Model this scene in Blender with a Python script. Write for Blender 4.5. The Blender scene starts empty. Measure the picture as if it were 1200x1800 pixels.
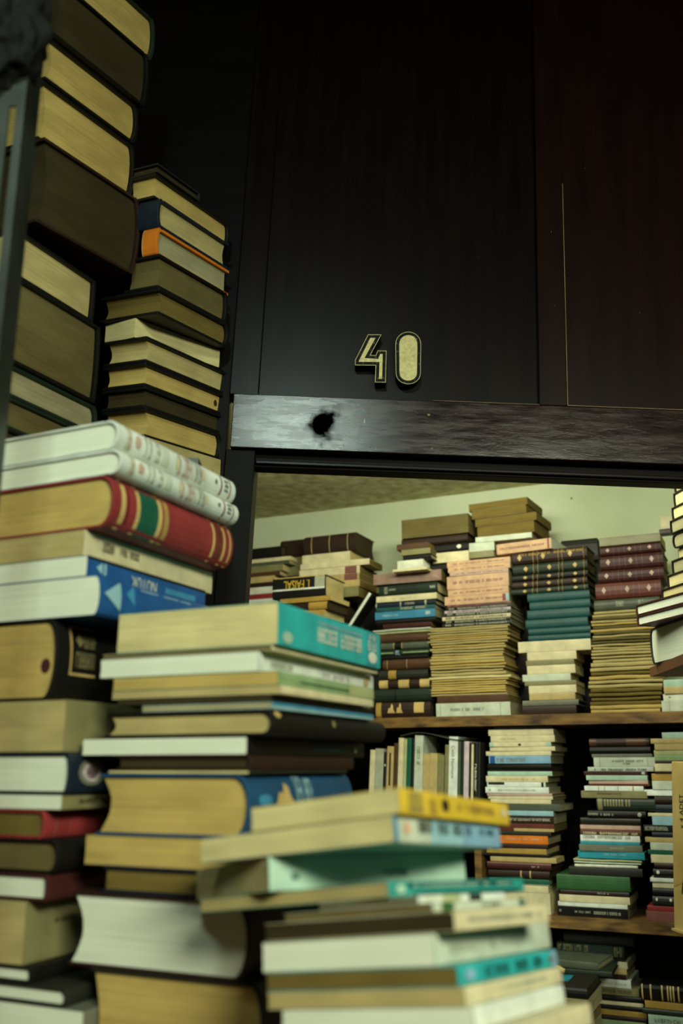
import bpy, bmesh, math, random
from mathutils import Vector as V, Matrix, noise
random.seed(7)
C = bpy.context.scene.collection
SC = bpy.context.scene
# ---------------------------------------------------------------- camera, world, lights, exposure
H = 1.48; F = 1650.0; PITCH = math.radians(15.25)
cam = bpy.data.cameras.new('camera'); co = bpy.data.objects.new('camera', cam); C.objects.link(co)
co.location = (0, 0, H); co.rotation_euler = (math.pi/2 + PITCH, 0, 0)
cam.sensor_fit = 'VERTICAL'; cam.sensor_height = 36; cam.sensor_width = 24; cam.lens = F/1800*36
cam.clip_start = 0.02; cam.clip_end = 40
cam.dof.use_dof = True; cam.dof.focus_distance = 1.85; cam.dof.aperture_fstop = 3.5
SC.camera = co
w = bpy.data.worlds.new('world'); SC.world = w; w.use_nodes = True
w.node_tree.nodes['Background'].inputs[0].default_value = (0.75, 0.85, 0.62, 1)
w.node_tree.nodes['Background'].inputs[1].default_value = 0.010
SC.view_settings.view_transform = 'Standard'; SC.view_settings.look = 'None'
SC.view_settings.gamma = 1; SC.view_settings.use_curve_mapping = False
SC.view_settings.exposure = 0.0
def area(name, loc, target, sx, sy, power, col, spread=180):
    l = bpy.data.lights.new(name, 'AREA'); l.shape = 'RECTANGLE'; l.size = sx; l.size_y = sy
    l.energy = power; l.color = col; l.spread = math.radians(spread)
    o = bpy.data.objects.new(name, l); C.objects.link(o); o.location = loc
    o.rotation_euler = (V(target)-V(loc)).to_track_quat('-Z', 'Y').to_euler()
    return o
area('shop_lamp', (0.80, -0.95, 2.36), (0.72, -0.50, 1.47), 0.9, 0.5, 80, (0.96, 1.0, 0.76))
area('aisle_lamp', (-0.20, -0.60, 2.84), (-0.12, 1.6, 1.9), 0.22, 0.13, 2.4, (0.78, 1.0, 0.86), 60)
area('room_lamp_upper_side', (0.15, 2.25, 2.27), (0.05, 2.5, 2.6), 0.9, 0.12, 6, (0.97, 1.0, 0.74))
area('room_lamp', (0.22, 1.90, 2.30), (0.22, 2.75, 1.35), 0.9, 0.16, 13, (0.97, 1.0, 0.80))

# ---------------------------------------------------------------- helpers
RX, RU, RF = V((1, 0, 0)), V((0, -math.sin(PITCH), math.cos(PITCH))), V((0, math.cos(PITCH), math.sin(PITCH)))
EYE = V((0, 0, H))
def ray(x, y): return RX*((x-600)/F) + RU*((900-y)/F) + RF
def hit(x, y, p0, n):
    d = ray(x, y); return EYE + d*((p0-EYE).dot(n)/d.dot(n))
def at(x, y, Y):
    d = ray(x, y); return EYE + d*(Y/d.y)
def hx(h):
    c = [int(h[i:i+2], 16)/255 for i in (0, 2, 4)]
    return tuple((v/12.92 if v <= .04045 else ((v+.055)/1.055)**2.4) for v in c) + (1,)
MATS = {}
def nodes(name):
    m = bpy.data.materials.new(name); m.use_nodes = True
    nt = m.node_tree; return m, nt, nt.nodes['Principled BSDF']
def nd(nt, t, **k):
    n = nt.nodes.new(t)
    for a, b in k.items(): setattr(n, a, b)
    return n
def noise_mix(nt, col_a, col_b, scale, mapping=(1, 1, 1), detail=3, lo=.35, hi=.65, src='Object'):
    tc = nd(nt, 'ShaderNodeTexCoord'); mp = nd(nt, 'ShaderNodeMapping'); mp.inputs['Scale'].default_value = mapping
    nz = nd(nt, 'ShaderNodeTexNoise'); nz.inputs['Scale'].default_value = scale; nz.inputs['Detail'].default_value = detail
    rm = nd(nt, 'ShaderNodeValToRGB'); rm.color_ramp.elements[0].position = lo; rm.color_ramp.elements[1].position = hi
    rm.color_ramp.elements[0].color = col_a; rm.color_ramp.elements[1].color = col_b
    nt.links.new(tc.outputs[src], mp.inputs[0]); nt.links.new(mp.outputs[0], nz.inputs['Vector']); nt.links.new(nz.outputs[0], rm.inputs[0])
    return rm, nz
def mul(c, k): return tuple(v*k for v in c[:3]) + (1,)
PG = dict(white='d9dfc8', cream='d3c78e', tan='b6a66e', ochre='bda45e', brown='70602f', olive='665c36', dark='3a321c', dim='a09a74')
def pages_mat(k):
    key = 'pages_'+k
    if key in MATS: return MATS[key]
    m, nt, b = nodes('paper_'+k); c = hx(PG[k])
    old = k not in ('white',)
    rm, nz = noise_mix(nt, mul(c, .87 if old else .94), mul(c, 1.08), 1.0, (4, 4, 900), 3)
    r2, n2 = noise_mix(nt, mul((1, 1, 1), .78 if old else .94), (1, 1, 1, 1), 14, (1, 1, 3), 4)
    mx = nd(nt, 'ShaderNodeMix', data_type='RGBA', blend_type='MULTIPLY'); mx.inputs[0].default_value = 1
    nt.links.new(rm.outputs[0], mx.inputs[6]); nt.links.new(r2.outputs[0], mx.inputs[7]); nt.links.new(mx.outputs[2], b.inputs['Base Color'])
    bp = nd(nt, 'ShaderNodeBump'); bp.inputs['Strength'].default_value = .35; bp.inputs['Distance'].default_value = .0006
    nt.links.new(nz.outputs[0], bp.inputs['Height']); nt.links.new(bp.outputs[0], b.inputs['Normal'])
    b.inputs['Roughness'].default_value = .9; b.inputs['Specular IOR Level'].default_value = .15
    MATS[key] = m; return m
CV = dict(white='cfd2bd', cream='cfc59c', tan='b39f68', ochre='a5863f', brown='4d3420', dkbrown='2b1b12', black='100f0c', char='24251f',
          grey='6a6d5c', ltgrey='a3a68f', maroon='3e1c18', red='85302e', pink='b89c8a', peach='c8a27e', navy='16202c', blue='1e4f86', sky='8fb6bd',
          turq='2aa5a4', teal='174a48', green='2f5a2f', dkgreen='1c2a1e', kelly='1a5540', mint='a3c0aa', aqua='2d8d9c', yellow='cfae35', orange='d0741f',
          olive='7c7850', gold='bfa466', ink='1c1c18', pale='b9c2ad', rose='7a4c46', violet='c4b3b6', bluegrey='7fa6bd', redbrown='5e2f24',
          stripe='86a070', plastic='8f7668', deepblue='1b4668', midblue='3a7fa0', greygreen='4c5444', cardboard='a98f55', bwhite='d5dccf', seagreen='2f8d82', lime='a6ab7a')
def cover_mat(k, rough=.55):
    key = 'cover_%s_%.2f' % (k, rough)
    if key in MATS: return MATS[key]
    m, nt, b = nodes('cover_'+k); c = hx(CV[k])
    rm, nz = noise_mix(nt, mul(c, .78), mul(c, 1.08), 30, (1, 1, 1), 5, .3, .7)
    nt.links.new(rm.outputs[0], b.inputs['Base Color'])
    bp = nd(nt, 'ShaderNodeBump'); bp.inputs['Strength'].default_value = .9 if k == 'plastic' else .12; bp.inputs['Distance'].default_value = .004 if k == 'plastic' else .001
    nt.links.new(nz.outputs[0], bp.inputs['Height']); nt.links.new(bp.outputs[0], b.inputs['Normal'])
    b.inputs['Roughness'].default_value = rough; b.inputs['Specular IOR Level'].default_value = .35
    MATS[key] = m; return m
def wood_mat(name, c1, c2, rough=.5, scale=(2, 2, 40), bump=.2, spec=.4):
    if name in MATS: return MATS[name]
    m, nt, b = nodes(name)
    rm, nz = noise_mix(nt, hx(c1), hx(c2), 3, scale, 6, .3, .7)
    nt.links.new(rm.outputs[0], b.inputs['Base Color'])
    bp = nd(nt, 'ShaderNodeBump'); bp.inputs['Strength'].default_value = bump; bp.inputs['Distance'].default_value = .002
    nt.links.new(nz.outputs[0], bp.inputs['Height']); nt.links.new(bp.outputs[0], b.inputs['Normal'])
    b.inputs['Roughness'].default_value = rough; b.inputs['Specular IOR Level'].default_value = spec
    MATS[name] = m; return m

def link(name, bm, mat, parent=None, recalc=True):
    if recalc: bmesh.ops.recalc_face_normals(bm, faces=bm.faces[:])
    me = bpy.data.meshes.new(name); bm.to_mesh(me); bm.free()
    if mat: me.materials.append(mat)
    o = bpy.data.objects.new(name, me); C.objects.link(o)
    if parent: o.parent = parent
    return o
def tag(o, label, cat, group=None):
    o['label'] = label; o['category'] = cat
    if group: o['group'] = group
    return o
def struct(o): o['kind'] = 'structure'; return o
def box(bm, x0, x1, y0, y1, z0, z1, M=None):
    vs = [bm.verts.new((M @ V(p)) if M else p) for p in [(x0, y0, z0), (x1, y0, z0), (x1, y1, z0), (x0, y1, z0), (x0, y0, z1), (x1, y0, z1), (x1, y1, z1), (x0, y1, z1)]]
    for f in [(0, 3, 2, 1), (4, 5, 6, 7), (0, 1, 5, 4), (1, 2, 6, 5), (2, 3, 7, 6), (3, 0, 4, 7)]: bm.faces.new([vs[i] for i in f])
def prism(bm, poly, y0, y1, ny=1, wob=None):
    """poly is a closed (x,z) outline pushed along y"""
    rows = []
    for j in range(ny+1):
        y = y0+(y1-y0)*j/ny
        rows.append([bm.verts.new((p[0], y, p[1]) if not wob else wob(p[0], y, p[1])) for p in poly])
    n = len(poly)
    for j in range(ny):
        for i in range(n):
            bm.faces.new((rows[j][i], rows[j][(i+1) % n], rows[j+1][(i+1) % n], rows[j+1][i]))
    bm.faces.new(rows[0]); bm.faces.new(rows[-1][::-1])

# ---------------------------------------------------------------- one book with its parts
def spine_xz(v, T, r):
    """point of the spine's outer surface at height fraction v"""
    k = max(-1, min(1, 2*v-1)); return (r*(1-math.sqrt(max(0, 1-k*k))), v*T)
def text_mesh(s):
    cu = bpy.data.curves.new('lettering', 'FONT'); cu.body = s; cu.size = 1; cu.resolution_u = 3
    o = bpy.data.objects.new('lettering', cu); me = bpy.data.meshes.new_from_object(o)
    bpy.data.objects.remove(o); bpy.data.curves.remove(cu)
    bm = bmesh.new(); bm.from_mesh(me); bpy.data.meshes.remove(me)
    xs = [v.co.x for v in bm.verts]; ys = [v.co.y for v in bm.verts]
    x0, x1, y0, y1 = min(xs), max(xs), min(ys), max(ys)
    for v in bm.verts: v.co = ((v.co.x-x0)/(x1-x0), (v.co.y-y0)/(y1-y0), 0)
    return bm
def strokes(seed, n):
    """a line of illegible letter-like strokes in the unit square"""
    rd = random.Random(seed); bm = bmesh.new(); x = 0
    def q(a, b, c, d): bm.faces.new([bm.verts.new(p) for p in ((a, c, 0), (b, c, 0), (b, d, 0), (a, d, 0))])
    for i in range(n):
        a, b = i/n, (i+.74)/n
        if rd.random() < .12 and 0 < i < n-1: continue
        s = .22/n
        q(a, a+s, 0, 1)
        if rd.random() < .7: q(b-s, b, 0, 1)
        for h in (0, .42, .84):
            if rd.random() < .55: q(a, b, h, h+.16)
    return bm
def put_on_spine(bm, Hh, T, r, u0, u1, v0, v1, flip=False, off=.0004, cuts=0):
    if r > .0012 and len(bm.faces) != 8:
        for i in range(1, 8): bmesh.ops.bisect_plane(bm, geom=bm.verts[:]+bm.edges[:]+bm.faces[:], plane_co=(0, i/8, 0), plane_no=(0, 1, 0))
    for v in bm.verts:
        u, k = v.co.x, v.co.y
        if flip: u, k = 1-u, 1-k
        u = u0+(u1-u0)*u; k = v0+(v1-v0)*k
        x, z = spine_xz(k, T, r); v.co = (x-off, Hh*(1-u), z)
    return bm
def grid(n=8):
    bm = bmesh.new(); a = [[bm.verts.new((i, j/n, 0)) for j in range(n+1)] for i in (0, 1)]
    for j in range(n): bm.faces.new((a[0][j], a[1][j], a[1][j+1], a[0][j+1]))
    return bm
def build_book(kind, W, Hh, T, cover, pages, deco=(), name='book', rr=None, rough=None, detail=False, thick=None):
    """local frame: spine on x=0, fore-edge on x=W, spine runs along y, thickness along z; returns the top object"""
    if kind == 'P':                                     # thin stapled booklet, one piece
        T = max(T*random.uniform(.66, .95), .0012)
        bm = bmesh.new(); r = min(T*.5, .0015)
        poly = [(W, 0), (r, 0), (0, T*.3), (0, T*.7), (r, T), (W, T), (W-.001, T*.5)]
        ph = random.random()*50; amp = min(.0022, T*.38)
        n = 7
        prism(bm, poly, 0, Hh, n, lambda x, y, z: (x, y, z+amp*noise.noise(V((x*9+ph, y*14, ph)))))
        return link(name, bm, pages_mat(pages) if cover is None else cover_mat(cover, .6))
    root = bpy.data.objects.new(name, None); root.empty_display_size = .02; C.objects.link(root)
    hard = kind in 'HF'
    if kind == 'H': r = min(T*.3, .010)
    elif kind == 'F': r = min(T*.12, .002)
    else: r = min(T*.06, .0006)
    if rr is not None: r = rr
    tb = (min(thick or .0028, T*.16) if hard else min(.0005, T*.1)); ov = (.006 if thick else .003) if hard else .0004
    N = 10 if (kind == 'H' and detail) else 6
    outer = [spine_xz((1-math.cos(math.pi*i/N))/2, T, r) for i in range(N+1)]
    inner = []
    for i in range(N+1):
        x, z = spine_xz((1-math.cos(math.pi*i/N))/2, T-2*tb, r); inner.append((x+tb*1.1, z+tb))
    bm = bmesh.new()
    poly = [(W, 0)] + outer + [(W, T), (W, T-tb)] + inner[::-1] + [(W, tb)]
    if hard:                                            # slight joint groove along the spine
        g = r+.006
        poly = [(W, 0), (g+.003, 0), (g, tb*.3), (g-.003, 0)] + outer + [(g-.003, T), (g, T-tb*.3), (g+.003, T), (W, T), (W, T-tb)] + inner[::-1] + [(W, tb)]
    prism(bm, poly, 0, Hh)
    rough = rough if rough is not None else (.5 if hard else .42)
    c = link('cover', bm, cover_mat(cover, rough), root)
    if detail:
        bv = c.modifiers.new('soft_edges', 'BEVEL'); bv.width = .0006; bv.segments = 2; bv.limit_method = 'ANGLE'; bv.angle_limit = math.radians(50)
    bm = bmesh.new(); e = .00015
    cc = r*.8 if kind == 'H' else 0
    K = 8
    sp = [(spine_xz((1-math.cos(math.pi*i/K))/2, T-2*tb-2*e, r*.9)[0]+tb*1.3+.0006, spine_xz((1-math.cos(math.pi*i/K))/2, T-2*tb-2*e, r*.9)[1]+tb+e) for i in range(K+1)]
    fe = [(W-ov-cc*math.sin(math.pi*i/K)+(.0007*(random.random()-.5) if 0 < i < K else 0), T-tb-e-(T-2*tb-2*e)*i/K) for i in range(K+1)]
    prism(bm, sp+fe, ov, Hh-ov)
    link('pages', bm, pages_mat(pages), root)
    for d in deco:
        t = d[0]
        if t == 'band':                                 # band across the spine: u0,u1,colour[,v0,v1,name]
            v0, v1 = (d[4], d[5]) if len(d) > 5 else (.02, .98)
            bm = put_on_spine(grid(8), Hh, T, r, d[1], d[2], v0, v1)
            link(d[6] if len(d) > 6 else 'spine_band', bm, cover_mat(d[3], .4), root, False)
        elif t == 'text':                               # text: string,u0,u1,v0,v1,colour,flip
            bm = put_on_spine(text_mesh(d[1]), Hh, T, r, d[2], d[3], d[4], d[5], d[7] if len(d) > 7 else False, .0008)
            link('title', bm, cover_mat(d[6], .5), root, False)
        elif t == 'marks':                              # marks: n,u0,u1,v0,v1,colour
            bm = put_on_spine(strokes(hash((d[1], round(d[2]*100))) % 1000, d[1]), Hh, T, r, d[2], d[3], d[4], d[5], False, .0008)
            link('title', bm, cover_mat(d[6], .5), root, False)
        elif t == 'poly':                               # emblem outline in the unit square: pts,u0,u1,v0,v1,colour
            bm = bmesh.new(); bm.faces.new([bm.verts.new((p[0], p[1], 0)) for p in d[1]])
            put_on_spine(bm, Hh, T, r, d[2], d[3], d[4], d[5], False, .0009)
            link('emblem', bm, cover_mat(d[6], .5), root, False)
    return root
DISC = [(.5+.5*math.cos(i*math.pi/8), .5+.5*math.sin(i*math.pi/8)) for i in range(16)]
DIAM = [(0, .5), (.5, 0), (1, .5), (.5, 1)]
TRI = [(0, .5), (1, 0), (1, 1)]
TREE = [(.0, .0), (1, 0), (.78, .35), (.7, .8), (.5, 1), (.38, .5), (.15, .55)]

ORD = 'first second third fourth fifth sixth seventh eighth ninth tenth eleventh twelfth thirteenth fourteenth fifteenth sixteenth seventeenth eighteenth nineteenth twentieth twenty-first twenty-second twenty-third twenty-fourth twenty-fifth twenty-sixth twenty-seventh twenty-eighth twenty-ninth thirtieth thirty-first thirty-second thirty-third thirty-fourth thirty-fifth thirty-sixth thirty-seventh thirty-eighth'.split()
class Stack:
    def __init__(s, where, ax, ay, Y, yaw, tilt=(0, 0), jit=0, spine='L', R=.15, detail=False, group=None, thick=None):
        s.thick = thick; a = math.radians(yaw); al, be = tilt
        p = V((math.cos(a), -math.sin(a), 0)); q = V((math.sin(a), math.cos(a), 0)); z = V((0, 0, 1))
        s.eu = (z-al*p-be*q).normalized(); s.ep = (p+al*z).normalized(); s.es = s.eu.cross(s.ep).normalized()
        s.O = at(ax, ay, Y); s.where = where; s.jit = jit; s.spine = spine; s.R = R; s.detail = detail; s.group = group
    def u_of_z(s, z): return (z-s.O.z)/s.eu.z
    def run(s, rows, base=None, base_y=None):
        """rows from the top of the stack down: (xl, xc, ytop, kind, cover, pages, desc, {opts})"""
        P = []
        for r in rows:
            o = r[7] if len(r) > 7 else {}
            if 'xs' in o:                               # anchored by its left end
                pass
            P0 = s.O + s.es*o.get('b', 0)
            P.append((hit(r[1], r[2], P0, s.es), o, P0))
        us = [(p[0]-s.O).dot(s.eu) for p in P]
        last = 0 if base is None and base_y is None else s.u_of_z(base) if base is not None else (hit(rows[-1][1], base_y, P[-1][2], s.es)-s.O).dot(s.eu)
        descs = [r[6] for r in rows]; out = []
        for i, r in enumerate(rows):
            xl, xc, yt, kind, cover, pages, desc = r[:7]; o = P[i][1]
            u1 = us[i]; u0 = us[i+1] if i+1 < len(rows) else last
            if 'yb' in o: u0 = (hit(xc, o['yb'], P[i][2], s.es)-s.O).dot(s.eu)
            T = max(u1-u0-.0005, .0012)
            dy = math.radians(o.get('dy', random.uniform(-s.jit, s.jit)))
            ep = s.ep*math.cos(dy)-s.es*math.sin(dy); es = s.es*math.cos(dy)+s.ep*math.sin(dy)
            corner = P[i][0]; ym = yt+6
            L = xl if xl < 3 and xl > 0 else (corner-hit(xl, ym, corner, es)).dot(ep)
            R = o.get('R', s.R)
            if R > 3: R = (hit(R, o.get('ry', yt+25), corner, ep)-corner).dot(es)
            L = max(L, .03); R = max(R, .03)
            sp = o.get('sp', s.spine)
            if sp == 'R': W, Hh, ax, ay, off = L, R, -ep, -es, (0, R)
            elif sp == 'L': W, Hh, ax, ay, off = R, L, es, -ep, (0, 0)
            elif sp == 'B': W, Hh, ax, ay, off = R, L, -es, ep, (R, L)
            else: W, Hh, ax, ay, off = L, R, ep, es, (L, 0)
            top = corner + s.eu*(u0+.00025-u1)
            org = top - ax*off[0] - ay*off[1]
            M = Matrix(((ax.x, ay.x, s.eu.x, org.x), (ax.y, ay.y, s.eu.y, org.y), (ax.z, ay.z, s.eu.z, org.z), (0, 0, 0, 1)))
            nm = o.get('name', {'P': 'pamphlet', 'S': 'paperback_book', 'H': 'hardback_book', 'F': 'hardback_book'}[kind])
            b = build_book(kind, W, Hh, T, cover, pages, o.get('deco', ()), nm, o.get('rr'), o.get('rough'), s.detail, s.thick)
            b.matrix_world = M
            if o.get('dot') and sp != 'L':              # ink spot on the page edge facing the camera
                bm = bmesh.new(); dx, dz, rad = o['dot']
                ovh = .006 if s.thick else .003
                yy = (Hh-ovh+.0002) if sp in 'RB' else ovh-.0002
                if kind == 'S': yy = Hh
                bm.faces.new([bm.verts.new((dx*W+rad*math.cos(k), yy+(.0003 if yy > .01 else -.0003), dz*T+rad*1.2*math.sin(k))) for k in [j*math.pi/8 for j in range(16)]])
                link('ink_spot', bm, cover_mat('maroon', .8), b, False)
            if kind == 'P' and 'grp' in o:
                tag(b, '%s, %s' % (desc, s.where), 'pamphlet', o['grp'])
            else:
                same = [j for j, d in enumerate(descs) if d == desc]
                lab = '%s, %s' % (desc, s.where) if len(same) == 1 else '%s, %s from the top %s' % (desc, ORD[i], s.where)
                tag(b, lab, {'P': 'pamphlet'}.get(kind, 'book'), s.group)
            out.append(b)
        return out
BOOKS = []
# ---------------------------------------------------------------- the room
YB = 24.5
a_ = math.radians(YB); PB = V((math.cos(a_), -math.sin(a_), 0)); SB = V((math.sin(a_), math.cos(a_), 0)); ZZ = V((0, 0, 1))
OB = at(980, 1255, 2.75)
MB = Matrix(((PB.x, SB.x, 0, OB.x), (PB.y, SB.y, 0, OB.y), (0, 0, 1, 0), (0, 0, 0, 1)))
Z_UP = OB.z                                             # top of the upper board
Z_LO = hit(1040, 1614, OB, SB).z                        # top of the lower board
Z_BT = hit(1040, 1880, OB, SB).z
def pb(x, y=1300): return (hit(x, y, OB, SB)-OB).dot(PB)
Z_CEIL = hit(650, 888, OB+SB*.32, SB).z
wallm, nt, b = nodes('pale_plaster')
rm, nz = noise_mix(nt, hx('b6c09c'), hx('cfd8ba'), 2.2, (1, 1, 1), 6, .3, .7)
nt.links.new(rm.outputs[0], b.inputs['Base Color']); b.inputs['Roughness'].default_value = .85
ceilm, nt, b = nodes('rough_ceiling_plaster')
rm, nz = noise_mix(nt, hx('9c9560'), hx('d8d29e'), 26, (1, 1, 1), 8, .3, .75)
nt.links.new(rm.outputs[0], b.inputs['Base Color']); b.inputs['Roughness'].default_value = .9
bp = nd(nt, 'ShaderNodeBump'); bp.inputs['Strength'].default_value = .6; bp.inputs['Distance'].default_value = .004
nt.links.new(nz.outputs[0], bp.inputs['Height']); nt.links.new(bp.outputs[0], b.inputs['Normal'])
floorm = wood_mat('floor_boards', '241a10', '3a2a1a', .7, (8, 1, 1))
bm = bmesh.new(); box(bm, -2.6, 2.4, -1.6, 4.6, -.06, 0); struct(link('floor', bm, floorm))
bm = bmesh.new(); box(bm, -2.0, .75, .32, .40, 0, Z_CEIL, MB); struct(link('wall_back', bm, wallm))
bm = bmesh.new(); box(bm, -2.0, 1.5, 1.68, 4.6, Z_CEIL, Z_CEIL+.06); struct(link('ceiling', bm, ceilm))
bm = bmesh.new(); box(bm, 1.22, 1.30, 1.70, 3.2, 0, Z_CEIL); struct(link('wall_right', bm, wallm))
bm = bmesh.new(); box(bm, -1.88, -1.8, 1.70, 4.6, 0, Z_CEIL); struct(link('wall_left', bm, wallm))
bm = bmesh.new(); bmesh.ops.create_cone(bm, segments=8, radius1=.0025, radius2=.0015, depth=.012, cap_ends=True)
o = link('nail', bm, cover_mat('brown')); o.location = hit(1004, 876, OB+SB*.315, SB); o.rotation_euler = (math.pi/2, 0, -a_)
tag(o, 'small rusty nail in the pale back wall above the books', 'nail')
# --- the panelled door wall, a little out of level
r_ = math.radians(2.35)
WX, WZ, WY = V((math.cos(r_), 0, -math.sin(r_))), V((math.sin(r_), 0, math.cos(r_))), V((0, 1, 0))
OW = at(600, 750, 1.60)
MW = Matrix(((WX.x, 0, WZ.x, OW.x), (WX.y, 1, WZ.y, OW.y), (WX.z, 0, WZ.z, OW.z), (0, 0, 0, 1)))
def wuv(x, y):
    q = hit(x, y, OW, WY)-OW; return q.dot(WX), q.dot(WZ)
dark = wood_mat('dark_stained_wood', '080504', '120a07', .32, (14, 1.2, 1.2), .06, .08)
darkr = wood_mat('dark_red_stained_wood', '120806', '1e0e09', .34, (10, 1.2, 1.2), .06, .08)
black = wood_mat('black_painted_wood', '060504', '0d0a08', .5, (2, 2, 10), .1, .06)
edge = wood_mat('worn_edge_wood', '5a4a30', '8a7a50', .6, (10, 10, 10), .2)
# worn rail: old polish broken up by scratches, a knot and bare patches
railm, nt, b = nodes('worn_rail_wood')
tc = nd(nt, 'ShaderNodeTexCoord')
mp = nd(nt, 'ShaderNodeMapping'); mp.inputs['Scale'].default_value = (3, 1, 22); nt.links.new(tc.outputs['Object'], mp.inputs[0])
n1 = nd(nt, 'ShaderNodeTexNoise'); n1.inputs['Scale'].default_value = 3.2; n1.inputs['Detail'].default_value = 8; n1.inputs['Roughness'].default_value = .65
nt.links.new(mp.outputs[0], n1.inputs['Vector'])
c1 = nd(nt, 'ShaderNodeValToRGB'); c1.color_ramp.elements[0].position = .35; c1.color_ramp.elements[1].position = .7
c1.color_ramp.elements[0].color = hx('120806'); c1.color_ramp.elements[1].color = hx('2a1812'); nt.links.new(n1.outputs[0], c1.inputs[0])
# knot
ku, kv = wuv(567, 750)
vd = nd(nt, 'ShaderNodeVectorMath', operation='SUBTRACT'); vd.inputs[1].default_value = (ku, 0, kv); nt.links.new(tc.outputs['Object'], vd.inputs[0])
mk = nd(nt, 'ShaderNodeMapping'); mk.inputs['Scale'].default_value = (30, 0, 26); nt.links.new(vd.outputs[0], mk.inputs[0])
n3 = nd(nt, 'ShaderNodeTexNoise'); n3.inputs['Scale'].default_value = 34; n3.inputs['Detail'].default_value = 5; nt.links.new(tc.outputs['Object'], n3.inputs['Vector'])
ln = nd(nt, 'ShaderNodeVectorMath', operation='LENGTH'); nt.links.new(mk.outputs[0], ln.inputs[0])
ad = nd(nt, 'ShaderNodeMath', operation='MULTIPLY_ADD'); ad.inputs[1].default_value = 2.6; nt.links.new(n3.outputs[0], ad.inputs[0]); nt.links.new(ln.outputs['Value'], ad.inputs[2])
kr = nd(nt, 'ShaderNodeValToRGB'); kr.color_ramp.elements[0].position = .72; kr.color_ramp.elements[1].position = .98
kr.color_ramp.elements[0].color = (0, 0, 0, 1); kr.color_ramp.elements[1].color = (1, 1, 1, 1)
hf = nd(nt, 'ShaderNodeMath', operation='MULTIPLY'); hf.inputs[1].default_value = .42; nt.links.new(ad.outputs[0], hf.inputs[0]); nt.links.new(hf.outputs[0], kr.inputs[0])
mxk = nd(nt, 'ShaderNodeMix', data_type='RGBA', blend_type='MULTIPLY'); mxk.inputs[0].default_value = 1
nt.links.new(c1.outputs[0], mxk.inputs[6]); nt.links.new(kr.outputs[0], mxk.inputs[7]); nt.links.new(mxk.outputs[2], b.inputs['Base Color'])
rr = nd(nt, 'ShaderNodeMapRange'); rr.inputs['From Min'].default_value = .3; rr.inputs['From Max'].default_value = .7; rr.inputs['To Min'].default_value = .12; rr.inputs['To Max'].default_value = .27
nt.links.new(n1.outputs[0], rr.inputs['Value']); nt.links.new(rr.outputs[0], b.inputs['Roughness'])
sp = nd(nt, 'ShaderNodeMath', operation='MULTIPLY'); sp.inputs[1].default_value = .27; nt.links.new(kr.outputs[0], sp.inputs[0]); nt.links.new(sp.outputs[0], b.inputs['Specular IOR Level'])
n2 = nd(nt, 'ShaderNodeTexNoise'); n2.inputs['Scale'].default_value = 22; n2.inputs['Detail'].default_value = 10; n2.inputs['Roughness'].default_value = .68
mp2 = nd(nt, 'ShaderNodeMapping'); mp2.inputs['Scale'].default_value = (1, 1, 3.2); nt.links.new(tc.outputs['Object'], mp2.inputs[0]); nt.links.new(mp2.outputs[0], n2.inputs['Vector'])
bp = nd(nt, 'ShaderNodeBump'); bp.inputs['Strength'].default_value = .16; bp.inputs['Distance'].default_value = .003
nt.links.new(n2.outputs[0], bp.inputs['Height']); nt.links.new(bp.outputs[0], b.inputs['Normal'])

u0, vr1 = wuv(600, 703); _, vr0 = wuv(600, 797)
def wbox(name, ua, ub, va, vb, wa, wb, mat):
    bm = bmesh.new(); box(bm, ua, ub, wa, wb, va, vb)
    o = link(name, bm, mat); o.matrix_world = MW
    if len(bm_ := o.data.vertices):
        bv = o.modifiers.new('worn_edges', 'BEVEL'); bv.width = .0015; bv.segments = 2
    return struct(o)
uL, uR = wuv(455, 690)[0], wuv(944, 690)[0]
uS0, uS1 = wuv(945, 700)[0], wuv(994, 715)[0]
uJ = wuv(446, 830)[0]; TOP = 1.75; FLO = -OW.z+.005
wbox('wall_front', uL-.003, uR+.003, vr1-.004, TOP, .0, .03, dark)
wbox('wall_front_side', uS1+.001, .95, vr1-.006, TOP, .0, .03, darkr)
wbox('wall_front_far', -1.6, wuv(404, 690)[0], FLO, TOP, .004, .06, black)
wbox('trim_1', wuv(404.5, 690)[0], uL, vr1-.0, TOP, -.008, .04, dark)
wbox('trim_2', uS0, uS1, vr1, TOP, -.012, .04, darkr)
rail = wbox('trim_3', wuv(408, 750)[0], .95, vr0, vr1, -.012, .05, railm)
wbox('trim_4', uJ-.002, .95, wuv(600, 822)[1], vr0, .016, .05, black)
wbox('trim_5', uJ+.001, .95, wuv(600, 818)[1], wuv(600, 812)[1], .008, .016, dark)
wbox('door_frame_jamb', wuv(394, 830)[0], uJ, FLO, vr0-.0005, -.002, .07, black)
# dusty joint lines beside the middle stile and over the rail
bm = bmesh.new(); box(bm, uS1, uS1+.0011, -.0135, -.004, vr1+.001, wuv(990, 330)[1]); box(bm, uS1+.0011, .95, -.0128, -.004, vr1+.0005, vr1+.0016)
box(bm, wuv(760, 705)[0], uS0, -.0128, -.004, vr1+.0002, vr1+.0009)
o = link('trim_6', bm, edge); o.matrix_world = MW; struct(o)
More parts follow.
